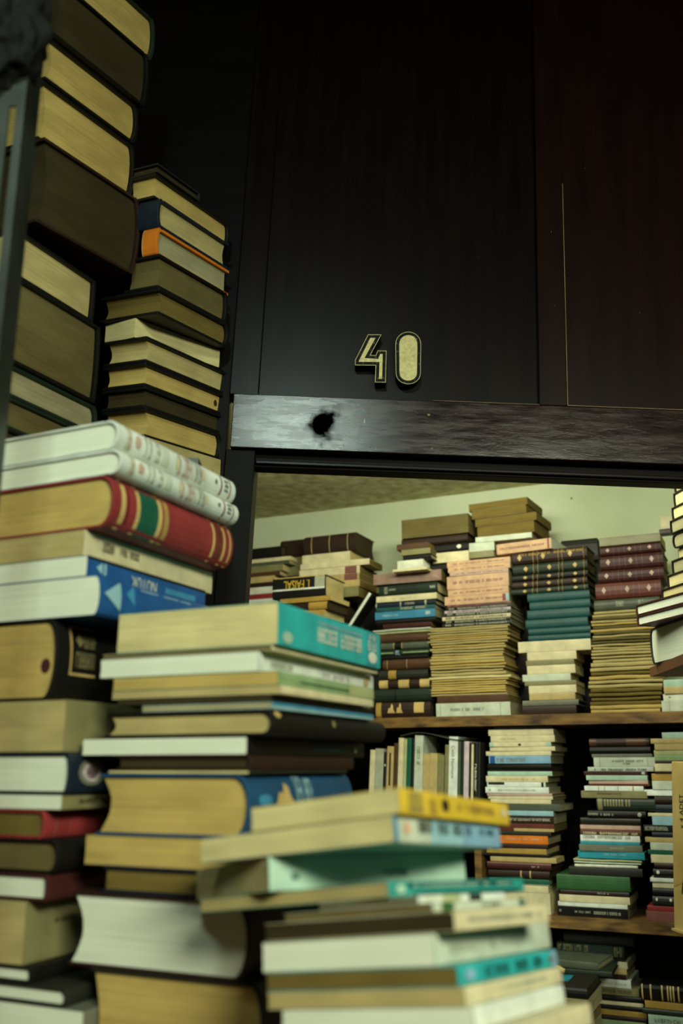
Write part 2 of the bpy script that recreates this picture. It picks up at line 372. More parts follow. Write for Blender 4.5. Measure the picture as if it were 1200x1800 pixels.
# pale scratches and chips in the polish
chipm = cover_mat('gold', .7)
bm = bmesh.new()
rd = random.Random(3)
for (px, py, du, dv) in [(988, 333, .0018, .004), (752, 733, .004, .003), (945, 796, .0006, .004), (1028, 296, .0005, .0012), (966, 414, .0004, .004), (757, 792, .003, .002), (842, 452, .0004, .0006), (972, 543, .0008, .0008), (500, 730, .001, .005), (640, 745, .0008, .008), (1124, 550, .0006, .0008)]:
    u, v = wuv(px, py)
    pts = [(u+du*rd.uniform(.4, 1)*math.cos(k), v+dv*rd.uniform(.4, 1)*math.sin(k)) for k in [j*math.pi/4 for j in range(8)]]
    onrail = v < vr1; st = uS0 < u < uS1
    wv = -.0123 if (onrail or st) else -.0003
    bm.faces.new([bm.verts.new((p[0], wv, p[1])) for p in pts])
o = link('trim_7', bm, edge, None, False); o.matrix_world = MW; struct(o)

# --- the raised numerals
numb, nt, b = nodes('numeral_black')
b.inputs['Specular IOR Level'].default_value = .08
rm, nz = noise_mix(nt, hx('040403'), hx('5f5a3c'), 230, (1, 1, 1), 3, .62, .72)
nt.links.new(rm.outputs[0], b.inputs['Base Color']); b.inputs['Roughness'].default_value = .5
numf, nt, b = nodes('numeral_gold')
rm, nz = noise_mix(nt, hx('a89c5e'), hx('cbbf80'), 180, (1, 1, 1), 4, .3, .7)
nt.links.new(rm.outputs[0], b.inputs['Base Color']); b.inputs['Roughness'].default_value = .6
def inset(poly, d):
    n = len(poly); out = []
    ar = sum(poly[i][0]*poly[(i+1) % n][1]-poly[(i+1) % n][0]*poly[i][1] for i in range(n)); sg = 1 if ar > 0 else -1
    for i in range(n):
        p0, p1, p2 = V(poly[i-1]), V(poly[i]), V(poly[(i+1) % n])
        e1, e2 = (p1-p0).normalized(), (p2-p1).normalized()
        n1, n2 = V((-e1.y, e1.x))*sg, V((-e2.y, e2.x))*sg
        m = (n1+n2); m = m/max(m.dot(n1), .35)
        out.append((p1+m*d)[:])
    return out
def numeral(name, outer, label):
    # outline pixels are read on the numeral's front face, 24 mm proud of the panel
    D = .024
    def q(x, y):
        h = hit(600+x/6.667, 560+y/6.667, OW-WY*D, WY)-OW; return h.dot(WX), h.dot(WZ)
    P = [q(*p) for p in outer]
    root = bpy.data.objects.new(name, None); root.empty_display_size = .02; C.objects.link(root); root.matrix_world = MW
    def layer(nm, poly, w0, w1, mat, hole=None):
        bm = bmesh.new()
        if hole is None: prism(bm, poly, w0, w1)
        else:
            n = len(poly)
            A = [[bm.verts.new((p[0], ww, p[1])) for p in pl] for ww in (w0, w1) for pl in (poly, hole)]
            for i in range(n):
                j = (i+1) % n
                for a, c in ((A[0], A[1]), (A[2], A[3]), (A[0], A[2]), (A[1], A[3])): bm.faces.new((a[i], a[j], c[j], c[i]))
        return link(nm, bm, mat, root)
    layer('body', P, -D+.0006, -.0002, numb)
    layer('rim', P, -D-.0004, -D+.0006, numf, inset(P, .0009))
    layer('face', inset(P, .0068), -D-.0006, -D+.0004, numf)
    return tag(root, label, 'number')
four = [(310, 188), (468, 188), (338, 428), (400, 432), (425, 375), (527, 378), (518, 750), (392, 748), (400, 550), (160, 548), (158, 490)]
numeral('house_number', four, 'raised black and gold numeral four on the dark panel')
zero = []
for i in range(13): t = math.pi*i/12; zero.append((782-150*math.cos(t), 300-145*math.sin(t)))
for i in range(13): t = math.pi*i/12; zero.append((782+146*math.cos(t), 640+130*math.sin(t)))
numeral('house_number', zero, 'raised black and gold numeral zero beside the numeral four')

# ---------------------------------------------------------------- furniture that carries the books
shelfw = wood_mat('old_shelf_wood', '36250f', '86652e', .6, (5, 5, 22), .3)
sh = bpy.data.objects.new('bookshelf', None); C.objects.link(sh)
tag(sh, 'long wooden bookshelf along the back wall full of stacked books', 'bookshelf')
for z, t, nm in ((Z_UP, .030, -.004), (Z_LO, .030, -.004), (Z_BT, .030, -.42)):
    bm = bmesh.new(); box(bm, -1.35, .60, nm, .30, z-t, z, MB)
    if z == Z_UP: box(bm, -1.35, pb(600), -.20, -.004, z-t, z, MB)
    link('shelf_board', bm, shelfw, sh)
bm = bmesh.new(); box(bm, -1.35, .60, .30, .315, .02, Z_UP-.031, MB); link('back_panel', bm, black, sh)
for p in (-1.385, .602):
    bm = bmesh.new(); box(bm, p, p+.03, -.004, .30, .001, Z_UP, MB); link('side_panel', bm, shelfw, sh)
Z_RS = hit(745, 1430, OB, SB).z
bm = bmesh.new(); box(bm, pb(560), pb(838), .0, .26, Z_RS-.02, Z_RS, MB)
for p in (pb(560), pb(838)-.02): box(bm, p, p+.02, .0, .26, Z_LO+.0005, Z_RS-.02, MB)
o = link('book_riser', bm, shelfw); tag(o, 'low wooden riser under the upright row of books', 'riser')
# table under the near piles
Z_TB = 1.195
tb_ = bpy.data.objects.new('book_table', None); C.objects.link(tb_); tb_.location = (-.055, .86, 0)
tag(tb_, 'wooden table carrying the near piles of books', 'table')
bm = bmesh.new(); box(bm, -.255, .255, -.36, .37, Z_TB-.03, Z_TB); link('tabletop', bm, shelfw, tb_)
for x in (-.24, .19):
    for y in (-.34, .30):
        bm = bmesh.new(); box(bm, x, x+.05, y, y+.05, .0005, Z_TB-.03); link('leg', bm, shelfw, tb_)
# metal shelving on the left, slotted upright in view
steel, nt, b = nodes('grey_enamelled_steel')
rm, nz = noise_mix(nt, hx('20241e'), hx('353b33'), 14, (1, 1, 1), 5, .3, .7)
nt.links.new(rm.outputs[0], b.inputs['Base Color']); b.inputs['Roughness'].default_value = .4; b.inputs['Metallic'].default_value = .3
ms = bpy.data.objects.new('steel_upright', None); C.objects.link(ms)
tag(ms, 'slotted grey steel upright at the left edge beside the upper left tower', 'shelf post')
mf = bpy.data.objects.new('metal_shelf', None); C.objects.link(mf)
tag(mf, 'dark steel shelf carrying the two book towers at upper left', 'shelf')
Z_MS = at(330, 868, 1.36).z
up = at(38, 240, .80)
bm = bmesh.new(); X1 = up.x; yy = .80
box(bm, X1-.0085, X1, yy, yy+.003, .001, 2.7); box(bm, X1-.036, X1-.0155, yy, yy+.003, .001, 2.7)
z = .02
while z < 2.68:
    box(bm, X1-.0155, X1-.0085, yy, yy+.003, z, z+.03); z += .30
box(bm, X1-.003, X1, yy+.003, yy+.038, .001, 2.7)
link('post', bm, steel, ms)
bm = bmesh.new()
xr_ = at(392, 858, 1.45).x
MSM = Matrix.Translation((0, 0, 0))
box(bm, -1.25, xr_, 1.19, 1.575, Z_MS-.022, Z_MS); link('shelf_board', bm, steel, mf)
for k in (-1.1, -.7, xr_-.04):
    bm = bmesh.new(); box(bm, k, k+.02, 1.35, 1.575, Z_MS-.05, Z_MS-.022); link('bracket', bm, steel, mf)
# crumpled dark bundle hung over the upright
bm = bmesh.new(); bmesh.ops.create_icosphere(bm, subdivisions=6, radius=1)
cc_ = at(-8, 60, .80)
for v in bm.verts:
    d = v.co.copy(); n = 1+.26*noise.noise(d*1.9+V((3, 1, 2)))+.16*noise.noise(d*3.6)+.03*noise.noise(d*8)
    v.co = V((d.x*.052*n, d.y*.042*n, d.z*.071*n))
for f in bm.faces: f.smooth = True
clothm, nt, b = nodes('dark_cloth')
rm, nz = noise_mix(nt, hx('070806'), hx('11120f'), 60, (1, 1, 1), 6, .3, .75)
nt.links.new(rm.outputs[0], b.inputs['Base Color']); b.inputs['Roughness'].default_value = .8; b.inputs['Specular IOR Level'].default_value = .15
o = link('cloth_bundle', bm, clothm); o.location = cc_
tag(o, 'crumpled dark cloth bundle hanging over the metal upright', 'cloth')
# side shelf at the right of the doorway
side = bpy.data.objects.new('side_shelf', None); C.objects.link(side)
tag(side, 'brown side shelf boards at the right edge of the doorway', 'shelf')
sdw = wood_mat('brown_side_board', '4a2c1a', '70482a', .6, (20, 2, 2), .3)
ys = math.radians(4); SX = V((math.sin(ys), math.cos(ys), 0)); SN = V((math.cos(ys), -math.sin(ys), 0))
pl = at(1141, 1174, 2.12)
def side_board(z, depth, x_in=0, thick=.02, nm='shelf_board'):
    M = Matrix(((SN.x, SX.x, 0, pl.x), (SN.y, SX.y, 0, pl.y), (0, 0, 1, 0), (0, 0, 0, 1)))
    bm = bmesh.new(); box(bm, x_in, x_in+.30, -depth, 0, z-thick, z, M); return link(nm, bm, sdw, side)
Z_SD = pl.z
side_board(Z_SD, .36)
BXP = at(1179, 1338, 2.28)
Z_BX = at(1184, 1636, 2.28).z
M2 = Matrix(((SN.x, SX.x, 0, pl.x), (SN.y, SX.y, 0, pl.y), (0, 0, 1, 0), (0, 0, 0, 1)))
bm = bmesh.new(); box(bm, .30, .32, -.40, 0, .001, Z_CEIL-.02, M2); link('side_panel', bm, sdw, side)
# cardboard box
BXB = at(1184, 1636, 2.28); BUP = (BXP-BXB).normalized(); yx = math.radians(-12)
BX_ = V((math.sin(yx), math.cos(yx), 0)); BX_ = (BX_-BUP*BX_.dot(BUP)).normalized(); BN = BX_.cross(BUP)
MBX = Matrix(((BN.x, BX_.x, BUP.x, BXB.x), (BN.y, BX_.y, BUP.y, BXB.y), (BN.z, BX_.z, BUP.z, BXB.z), (0, 0, 0, 1)))
hb = (BXP-BXB).length
cb, nt, b = nodes('cardboard')
rm, nz = noise_mix(nt, hx('96803f'), hx('b59f62'), 9, (1, 1, 1), 6, .3, .7)
nt.links.new(rm.outputs[0], b.inputs['Base Color']); b.inputs['Roughness'].default_value = .8
bxo = bpy.data.objects.new('cardboard_box', None); C.objects.link(bxo); bxo.matrix_world = MBX
tag(bxo, 'tall brown cardboard box with black printing at the right edge', 'box')
bm = bmesh.new(); box(bm, 0, .09, -.30, 0, 0, hb); o = link('carton', bm, cb, bxo)
bv = o.modifiers.new('soft_edges', 'BEVEL'); bv.width = .003; bv.segments = 2
bm = bmesh.new(); box(bm, -.006, -.0005, -.30, .0, .001, .006); link('bottom_flap', bm, cb, bxo)
bm = text_mesh('x 4 ADET')
yt0 = -.033
for v in bm.verts:
    x, y = v.co.x, v.co.y; v.co = (-.0008, yt0-.016*(1-y), hb*.60+x*.075)
for v in bm.verts: pass
link('printing', bm, cover_mat('ink', .7), bxo, False)
bm = bmesh.new(); pts = [(-.003, .375), (-.036, .40), (-.037, .285), (-.004, .25)]
bm.faces.new([bm.verts.new((-.0006, p[0], p[1]*hb)) for p in pts]); link('tape', bm, cover_mat('cardboard', .25), bxo, False)
bm = bmesh.new()
arc = [(-.062+.028*math.cos(k), .17*hb+.07*math.sin(k)) for k in [math.pi*(.1+.09*j) for j in range(12)]]
arc2 = [(-.062+.024*math.cos(k), .17*hb+.06*math.sin(k)) for k in [math.pi*(.1+.09*j) for j in range(12)]]
bm.faces.new([bm.verts.new((-.0007, p[0], p[1])) for p in arc+arc2[::-1]]); link('printed_mark', bm, cover_mat('ink', .7), bxo, False)
side_board(Z_BX-.016, .42, BXP.x-pl.x-.02)

# ---------------------------------------------------------------- the near piles
# left near pile
A = Stack('in the left near pile', 210, 800, .95, YB, spine='R', R=.21, detail=True)
toile = lambda k: [('band', .33, .39, 'pale', .15, .85, 'ornament'), ('marks', 9, .06, .10, .12, .9, 'tan'), ('marks', 7, .20, .32, .15, .85, 'ltgrey'), ('marks', 8, .47, .58, .12, .88, 'pink'), ('marks', 8, .59, .68, .15, .9, 'ltgrey'),
                   ('poly', DISC, .12, .165, .3, .75, 'pink'), ('poly', DISC, .44, .47, .25, .75, 'cream'), ('poly', DISC, .67, .70, .3, .75, 'cream'), ('band', .85, .865, 'rose'), ('marks', 3, .885, .925, .3, .75, 'ink'), ('band', .94, .95, 'rose'), ('poly', DISC, .79, .815, .42, .62, 'grey')]
A.run([
 (.185, 210, 735, 'H', 'bwhite', 'white', 'topmost white hardback with faded brown printed spine', dict(R=415, ry=840, deco=toile(0), rr=.013)),
 (.185, 215, 786, 'H', 'bwhite', 'white', 'second white hardback with faded brown printed spine', dict(R=420, ry=890, deco=toile(1), rr=.013)),
 (.185, 203, 832, 'H', 'red', 'ochre', 'thick red hardback with green spine label', dict(R=410, ry=960, rr=.016, deco=[
   ('band', .055, .085, 'gold'), ('band', .10, .11, 'maroon'), ('band', .165, .19, 'gold'), ('band', .19, .33, 'kelly', .02, .98, 'green_label'), ('band', .33, .36, 'gold'), ('band', .375, .41, 'ochre'), ('marks', 6, .375, .41, .1, .9, 'gold'),
   ('band', .80, .82, 'gold'), ('band', .84, .885, 'redbrown'), ('band', .90, .92, 'gold'), ('band', .96, .975, 'gold')])),
 (.16, 150, 930, 'S', 'cream', 'tan', 'cream paperback with browned page edges', dict(R=373, ry=1020, deco=[('marks', 5, .12, .20, .35, .75, 'ink'), ('marks', 8, .24, .38, .4, .7, 'ink')])),
 (.15, 155, 975, 'S', 'blue', 'white', 'thin blue paperback with white lettering', dict(R=360, ry=1062, deco=[('band', 0, 1, 'black', .86, 1.0, 'dark_edge'), ('poly', TRI, .06, .105, .25, .8, 'sky'), ('band', .12, .135, 'sky', .25, .8, 'rule'), ('text', 'NUTUK', .33, .54, .08, .62, 'white', True), ('band', .62, .9, 'midblue', .2, .5, 'panel')])),
 (.16, 178, 1010, 'S', 'blue', 'white', 'thick blue paperback with white arrow emblem', dict(R=372, ry=1085, rr=.006, deco=[('poly', TRI, .03, .16, .2, .95, 'sky'), ('poly', TRI, .20, .27, .4, .95, 'midblue'), ('marks', 18, .33, .8, .86, .92, 'sky')])),
 (.16, 105, 1086, 'H', 'black', 'ochre', 'thick black hardback with gilt panel', dict(dot=(.10, .42, .0065), rr=.012, deco=[('band', .10, .112, 'gold', .32, .95), ('band', .112, .3, 'gold', .92, .95), ('band', .112, .3, 'gold', .32, .35), ('marks', 7, .14, .29, .42, .62, 'olive'), ('poly', DIAM, .14, .2, .68, .86, 'olive'), ('marks', 5, .2, .3, .68, .86, 'olive')])),
 (.16, 118, 1229, 'S', 'olive', 'tan', 'olive paperback with tan page edges', {}),
 (.16, 125, 1322, 'H', 'navy', 'white', 'navy hardback with round red badge', dict(rr=.004, deco=[('poly', DISC, .06, .26, .2, .85, 'grey'), ('poly', DISC, .09, .23, .3, .75, 'violet'), ('poly', DISC, .115, .21, .38, .68, 'maroon')])),
 (.16, 110, 1397, 'S', 'olive', 'white', 'thin white paged paperback with olive spine', dict(deco=[('marks', 6, .12, .26, .4, .7, 'ink')])),
 (.16, 80, 1424, 'H', 'red', 'brown', 'red cloth hardback with brown page edges', dict(rr=.004, deco=[('band', .08, .09, 'rose'), ('band', .18, .186, 'rose')])),
 (.16, 104, 1477, 'H', 'black', 'olive', 'black hardback with dull olive page edges', {}),
 (.16, 85, 1537, 'F', 'maroon', 'white', 'dark maroon hardback with white page edges', {}),
 (.16, 48, 1584, 'S', 'olive', 'tan', 'fat paperback with printed olive spine', dict(deco=[('marks', 8, .20, .36, .58, .64, 'ink')])),
 (.16, 55, 1700, 'F', 'black', 'white', 'slim black hardback with white page edges', {}),
 (.16, 118, 1738, 'H', 'char', 'white', 'charcoal hardback with whitish page edges', {}),
 (.16, 148, 1778, 'S', 'grey', 'white', 'pale thick paperback at the bottom', dict(R=.05)),
], base=Z_TB)
# middle near pile
B = Stack('in the middle near pile', 490, 1090, .885, YB, spine='R', R=.20, detail=True)
B.run([
 (210, 490, 1057, 'S', 'turq', 'cream', 'thick turquoise paperback with white lettering', dict(R=668, ry=1140, deco=[('poly', DISC, .03, .11, .06, .34, 'mint'), ('band', .29, .30, 'turq', .3, .75), ('marks', 14, .33, .78, .30, .68, 'white'), ('marks', 24, .33, .78, .74, .84, 'sky'), ('band', .845, .955, 'aqua', .03, .97, 'badge'), ('poly', DISC, .85, .95, .1, .42, 'white'), ('marks', 4, .85, .95, .45, .72, 'white'), ('marks', 5, .86, .94, .76, .92, 'white')])),
 (182, 478, 1133, 'S', 'cream', 'olive', 'thin cream booklet under the turquoise book', dict(R=663, ry=1180)),
 (178, 455, 1144, 'S', 'bwhite', 'white', 'white paperback with plain white spine', dict(R=656, ry=1205, deco=[('marks', 8, .08, .25, .3, .6, 'ltgrey'), ('marks', 8, .5, .75, .3, .6, 'violet'), ('poly', DISC, .89, .94, .2, .8, 'tan')])),
 (200, 490, 1178, 'S', 'stripe', 'ochre', 'green spined paperback with browned page edges', dict(R=656, ry=1210, deco=[('band', 0, .45, 'stripe', .5, 1), ('band', .2, .7, 'green', .35, .5), ('band', .7, 1, 'lime', .1, .9)])),
 (198, 494, 1204, 'S', 'cream', 'tan', 'cream paperback with stained page edges', dict(R=656, ry=1235)),
 (206, 478, 1220, 'S', 'black', 'dark', 'thin black booklet over a pale blue one', dict(R=655, ry=1250)),
 (250, 478, 1233, 'S', 'sky', 'dim', 'thin pale blue booklet', dict(R=656, ry=1255, deco=[('band', 0, 1, 'midblue', .5, .98)])),
 (188, 480, 1246, 'H', 'black', 'tan', 'black hardback with tan page edges', dict(R=678, ry=1290, rr=.009, deco=[('poly', DISC, .02, .06, .7, .95, 'gold'), ('poly', DISC, .46, .49, .5, .8, 'olive')])),
 (146, 435, 1294, 'S', 'black', 'white', 'black paperback with bright white page edges', dict(R=640, ry=1325, deco=[('marks', 16, .5, .8, .35, .65, 'teal'), ('poly', DISC, .88, .92, .3, .7, 'grey')])),
 (205, 440, 1327, 'F', 'dkbrown', 'dark', 'dark brown hardback with page edges coloured dark for shade', dict(R=622, ry=1350)),  # shade on these page edges is put into the page colour
 (190, 438, 1354, 'S', 'char', 'cream', 'thin loose booklet with cream page edges', dict(R=610, ry=1362)),
 (175, 440, 1361, 'H', 'deepblue', 'ochre', 'very thick blue hardback with hollow fore-edge', dict(R=620, ry=1400, rr=.014, deco=[('poly', DISC, .07, .18, .5, .68, 'midblue'), ('poly', TREE, .22, .38, .52, .86, 'gold'), ('marks', 4, .40, .47, .48, .96, 'sky'), ('marks', 4, .49, .56, .48, .92, 'sky')])),
 (150, 455, 1478, 'S', 'tan', 'ochre', 'tan paperback with soft tan page edges', {}),
 (180, 455, 1535, 'F', 'navy', 'brown', 'maroon brown volume in shadow', {}),
 (125, 440, 1586, 'H', 'dkbrown', 'white', 'very thick white paged hardback with hollow fore-edge', dict(rr=.014)),
 (158, 466, 1733, 'H', 'char', 'ochre', 'thick brown paged book at the bottom', {}),
], base=Z_TB)
# tilted front pile
CS = Stack('in the tilted front pile', 700, 1400, .72, 32, tilt=(.13, -.09), spine='R', R=.18, detail=True)
rows = [
 (440, 700, 1383, 'S', 'yellow', 'cream', 'yellow paperback with black dot', dict(R=893, ry=1425, deco=[('marks', 3, .07, .19, .12, .88, 'olive'), ('marks', 2, .23, .29, .1, .7, 'ochre'), ('poly', DISC, .335, .395, .25, .8, 'ink'), ('marks', 10, .48, .84, .35, .68, 'ochre'), ('poly', DISC, .91, .96, .35, .75, 'cream')])),
 (352, 690, 1432, 'S', 'pale', 'cream', 'pale blue paperback with dark title', dict(R=877, ry=1465, deco=[('band', 0, .03, 'midblue', 0, 1, 'edge_strip'), ('band', .60, 1, 'bluegrey', .01, .99, 'blue_panel'), ('band', .30, .60, 'sky', .01, .99, 'blue_panel'), ('poly', DISC, .07, .13, .3, .8, 'peach'), ('marks', 4, .20, .32, .42, .86, 'ink'), ('marks', 3, .37, .47, .42, .86, 'ink'), ('marks', 6, .51, .69, .42, .86, 'ink'), ('marks', 7, .78, .93, .5, .8, 'teal')])),
 (345, 472, 1505, 'S', 'mint', 'cream', 'mint green paperback turned with its spine forward', dict(dy=26, R=815, ry=1510, deco=[('marks', 8, .55, .68, .3, .5, 'teal'), ('marks', 3, .1, .14, .3, .5, 'teal')])),
 (352, 682, 1549, 'S', 'seagreen', 'tan', 'thin sea green paperback with striped spine', dict(R=917, ry=1530, dy=7, deco=[('band', .12, .9, 'teal', .55, .9), ('band', .15, .95, 'teal', .1, .3), ('marks', 26, .16, .88, .6, .8, 'mint'), ('poly', DISC, .04, .1, .2, .8, 'mint')])),
 (560, 735, 1574, 'S', 'bwhite', 'olive', 'thin white and green booklet', dict(R=885, ry=1560, dy=5, deco=[('band', .25, .45, 'lime'), ('band', .55, .7, 'char'), ('marks', 10, .05, .2, .2, .8, 'cream')])),
 (500, 760, 1587, 'S', 'pale', 'brown', 'thin pale booklet with green marks', dict(R=922, ry=1575, dy=5, deco=[('band', .08, .2, 'green'), ('marks', 8, .5, .7, .2, .8, 'grey'), ('band', .92, .98, 'kelly')])),
 (465, 797, 1601, 'S', 'cream', 'dark', 'cream paperback with brown page edges coloured as shadow', dict(R=962, ry=1590, dy=4, deco=[('marks', 22, .12, .9, .4, .7, 'ltgrey')])),  # dark page colour stands for the shadow under the pile above
 (460, 762, 1640, 'S', 'pale', 'white', 'white paperback with broad cream spine', dict(R=965, ry=1640, deco=[('marks', 12, .1, .75, .35, .7, 'ltgrey')])),
 (468, 803, 1698, 'S', 'turq', 'brown', 'turquoise paperback with dark title', dict(R=977, ry=1680, deco=[('marks', 5, .23, .47, .2, .8, 'teal'), ('marks', 3, .53, .67, .2, .8, 'teal'), ('marks', 3, .72, .84, .2, .8, 'teal'), ('poly', DISC, .05, .14, .2, .8, 'bluegrey'), ('band', .93, 1, 'bluegrey'), ('poly', DISC, .89, .96, .4, .62, 'rose')])),
 (470, 816, 1735, 'S', 'cream', 'tan', 'cream paperback with faint grey title', dict(R=987, ry=1715, deco=[('marks', 20, .3, .8, .4, .7, 'pale')])),
 (495, 832, 1770, 'S', 'bwhite', 'white', 'plain white paperback', dict(R=993, ry=1760)),
 (520, 880, 1812, 'S', 'cream', 'cream', 'cream paperback at the bottom', dict(R=1040, ry=1790, deco=[('band', .2, .24, 'olive', .1, .7)])),
]
CS.run(rows, base_y=1862)

# ---------------------------------------------------------------- towers on the metal shelving
T1 = Stack('in the upper left tower', 85, 200, 1.20, 29, tilt=(-.08, .07), spine='B', R=.15, detail=True, thick=.005)
T1.run([
 (.20, 105, -118, 'H', 'dkgreen', 'ochre', 'ochre paged hardback at the top edge', dict(R=275, ry=40)),
 (.20, 103, -40, 'H', 'black', 'dark', 'dark brown paged hardback with rounded spine', dict(R=262, ry=130, rr=.008)),
 (.20, 86, 64, 'H', 'black', 'ochre', 'ochre paged hardback with black boards', dict(R=243, ry=220)),
 (.20, 76, 140, 'H', 'black', 'ochre', 'worn ochre paged hardback with frayed spine', dict(R=237, ry=300)),
 (.20, 78, 240, 'H', 'dkbrown', 'dark', 'very thick dark overhanging hardback', dict(R=247, ry=400, rr=.014, yb=385)),
])
T1b = Stack('low in the upper left tower', 25, 440, 1.20, 26, tilt=(0, 0), spine='B', R=.15, detail=True, thick=.005)
T1b.run([
 (.20, 25, 397, 'F', 'black', 'tan', 'set back tan paged hardback', dict(R=168, ry=520)),
 (.20, 18, 478, 'H', 'black', 'olive', 'very thick olive grey paged hardback', dict(R=174, ry=640, rr=.004)),
 (.20, -4, 628, 'H', 'dkgreen', 'dim', 'pale olive paged hardback', dict(R=172, ry=730)),
 (.20, -10, 684, 'H', 'dkgreen', 'olive', 'half hidden olive paged hardback', dict(R=165, ry=770)),
 (.20, -12, 740, 'H', 'black', 'dark', 'dark paged hardback at the base', dict(R=165, ry=820)),
], base=Z_MS)
T2 = Stack('in the tower beside the dark panel', 275, 500, 1.385, 27, tilt=(-.09, .11), spine='B', R=.15, detail=True, thick=.005)
T2.run([
 (.06, 277, 286, 'F', 'char', 'dark', 'charcoal book lying on top', dict(R=.12)),
 (.06, 273, 303, 'H', 'black', 'ochre', 'ochre paged black hardback near the top', dict(R=404, ry=405, rr=.006)),
 (243, 279, 346, 'H', 'navy', 'tan', 'navy hardback with rubbed spine', dict(R=401, ry=450, sp='L', rr=.006)),
 (255, 276, 397, 'F', 'orange', 'dim', 'orange hardback', dict(R=402, ry=490, sp='L', rr=.006, deco=[('band', 0, .05, 'gold')])),
 (.07, 280, 445, 'H', 'black', 'olive', 'olive paged hardback with black boards', dict(R=400, ry=540, rr=.006)),
 (178, 280, 505, 'H', 'black', 'brown', 'long brown paged hardback', dict(R=402, ry=595)),
 (186, 238, 558, 'S', 'dkbrown', 'cream', 'pale cream paged paperback turned askew', dict(R=387, ry=625, dy=8)),
 (184, 258, 590, 'H', 'black', 'tan', 'tan paged hardback with frayed red spine', dict(R=402, ry=665)),
 (182, 256, 636, 'H', 'black', 'ochre', 'ochre paged hardback with red ink spot', dict(R=395, ry=720, rr=.006, dot=(.10, .5, .005))),
 (180, 255, 678, 'H', 'black', 'dark', 'dim brown paged hardback', dict(R=394, ry=755, rr=.005)),
 (180, 257, 716, 'H', 'black', 'ochre', 'ochre paged hardback with flat spine', dict(R=389, ry=790)),
 (180, 260, 768, 'S', 'black', 'tan', 'tan paged book just above white hardbacks', dict(R=388, ry=830)),
], base_y=815)

# ---------------------------------------------------------------- right-hand side shelf
RS = Stack('in the stack at the right edge', 1141, 1160, 2.10, 87, spine='K', R=.15, group='books on the side shelf')
def side_pile(rows, base):
    st = RS; top_prev = None
    zs = [at(r[0], r[1], r[2]).z for r in rows]
    for i, r in enumerate(rows):
        x, y, Y, dep, yaw, kind, cover, pages, desc = r
        p = at(x, y, Y); z1 = p.z; z0 = zs[i+1] if i+1 < len(rows) else base
        T = z1-z0-.0006; t = math.radians(yaw)
        ax = V((math.sin(t), math.cos(t), 0)); ay = V((-math.cos(t), math.sin(t), 0))   # x from near to far along the shelf
        # spine far from the camera: local x (spine to fore-edge) runs towards the camera
        lx = -ax; ly = V((math.cos(t), -math.sin(t), 0)); W, Hh = dep, .13
        # right-handed check: lx x ly must point up
        if lx.cross(ly).z < 0: ly = -ly; org = V((p.x, p.y, z0+.0003)) - ly*Hh
        else: org = V((p.x, p.y, z0+.0003))
        b = build_book(kind, W, Hh, T, cover, pages, (), {'S': 'paperback_book'}.get(kind, 'hardback_book'))
        b.matrix_world = Matrix(((lx.x, ly.x, 0, org.x), (lx.y, ly.y, 0, org.y), (0, 0, 1, org.z), (0, 0, 0, 1)))
        tag(b, desc+' in the stack at the right edge', 'book', 'books on the side shelf')
side_pile([
 (1183, 846, 2.02, .24, -12, 'F', 'black', 'dim', 'topmost greyish paged hardback'),
 (1182, 868, 2.02, .24, -10, 'F', 'black', 'cream', 'cream paged hardback below the topmost'),
 (1179, 893, 2.02, .24, -12, 'F', 'black', 'cream', 'second cream paged hardback from the top'),
 (1176, 916, 2.02, .24, -12, 'F', 'black', 'dim', 'greyish paged hardback, fourth from the top'),
 (1180, 940, 2.02, .24, -14, 'H', 'black', 'dim', 'grey paged hardback with thick black boards'),
 (1191, 966, 2.02, .24, -8, 'S', 'char', 'cream', 'set back cream paperback'),
 (1179, 986, 2.02, .24, -12, 'F', 'black', 'dim', 'grey paged hardback in the middle'),
 (1171, 1012, 2.02, .24, -12, 'F', 'black', 'cream', 'lower cream paged hardback'),
 (1161, 1037, 2.02, .24, -12, 'F', 'black', 'cream', 'cream paged hardback over the white ones'),
 (1116, 1064, 2.02, .30, -16, 'F', 'maroon', 'white', 'upper white paged maroon hardback jutting out'),
 (1118, 1083, 2.02, .30, -16, 'F', 'maroon', 'white', 'lower white paged maroon hardback jutting out'),
 (1140, 1106, 2.06, .28, -6, 'H', 'char', 'white', 'thick white paged hardback resting on the board'),
], Z_SD)

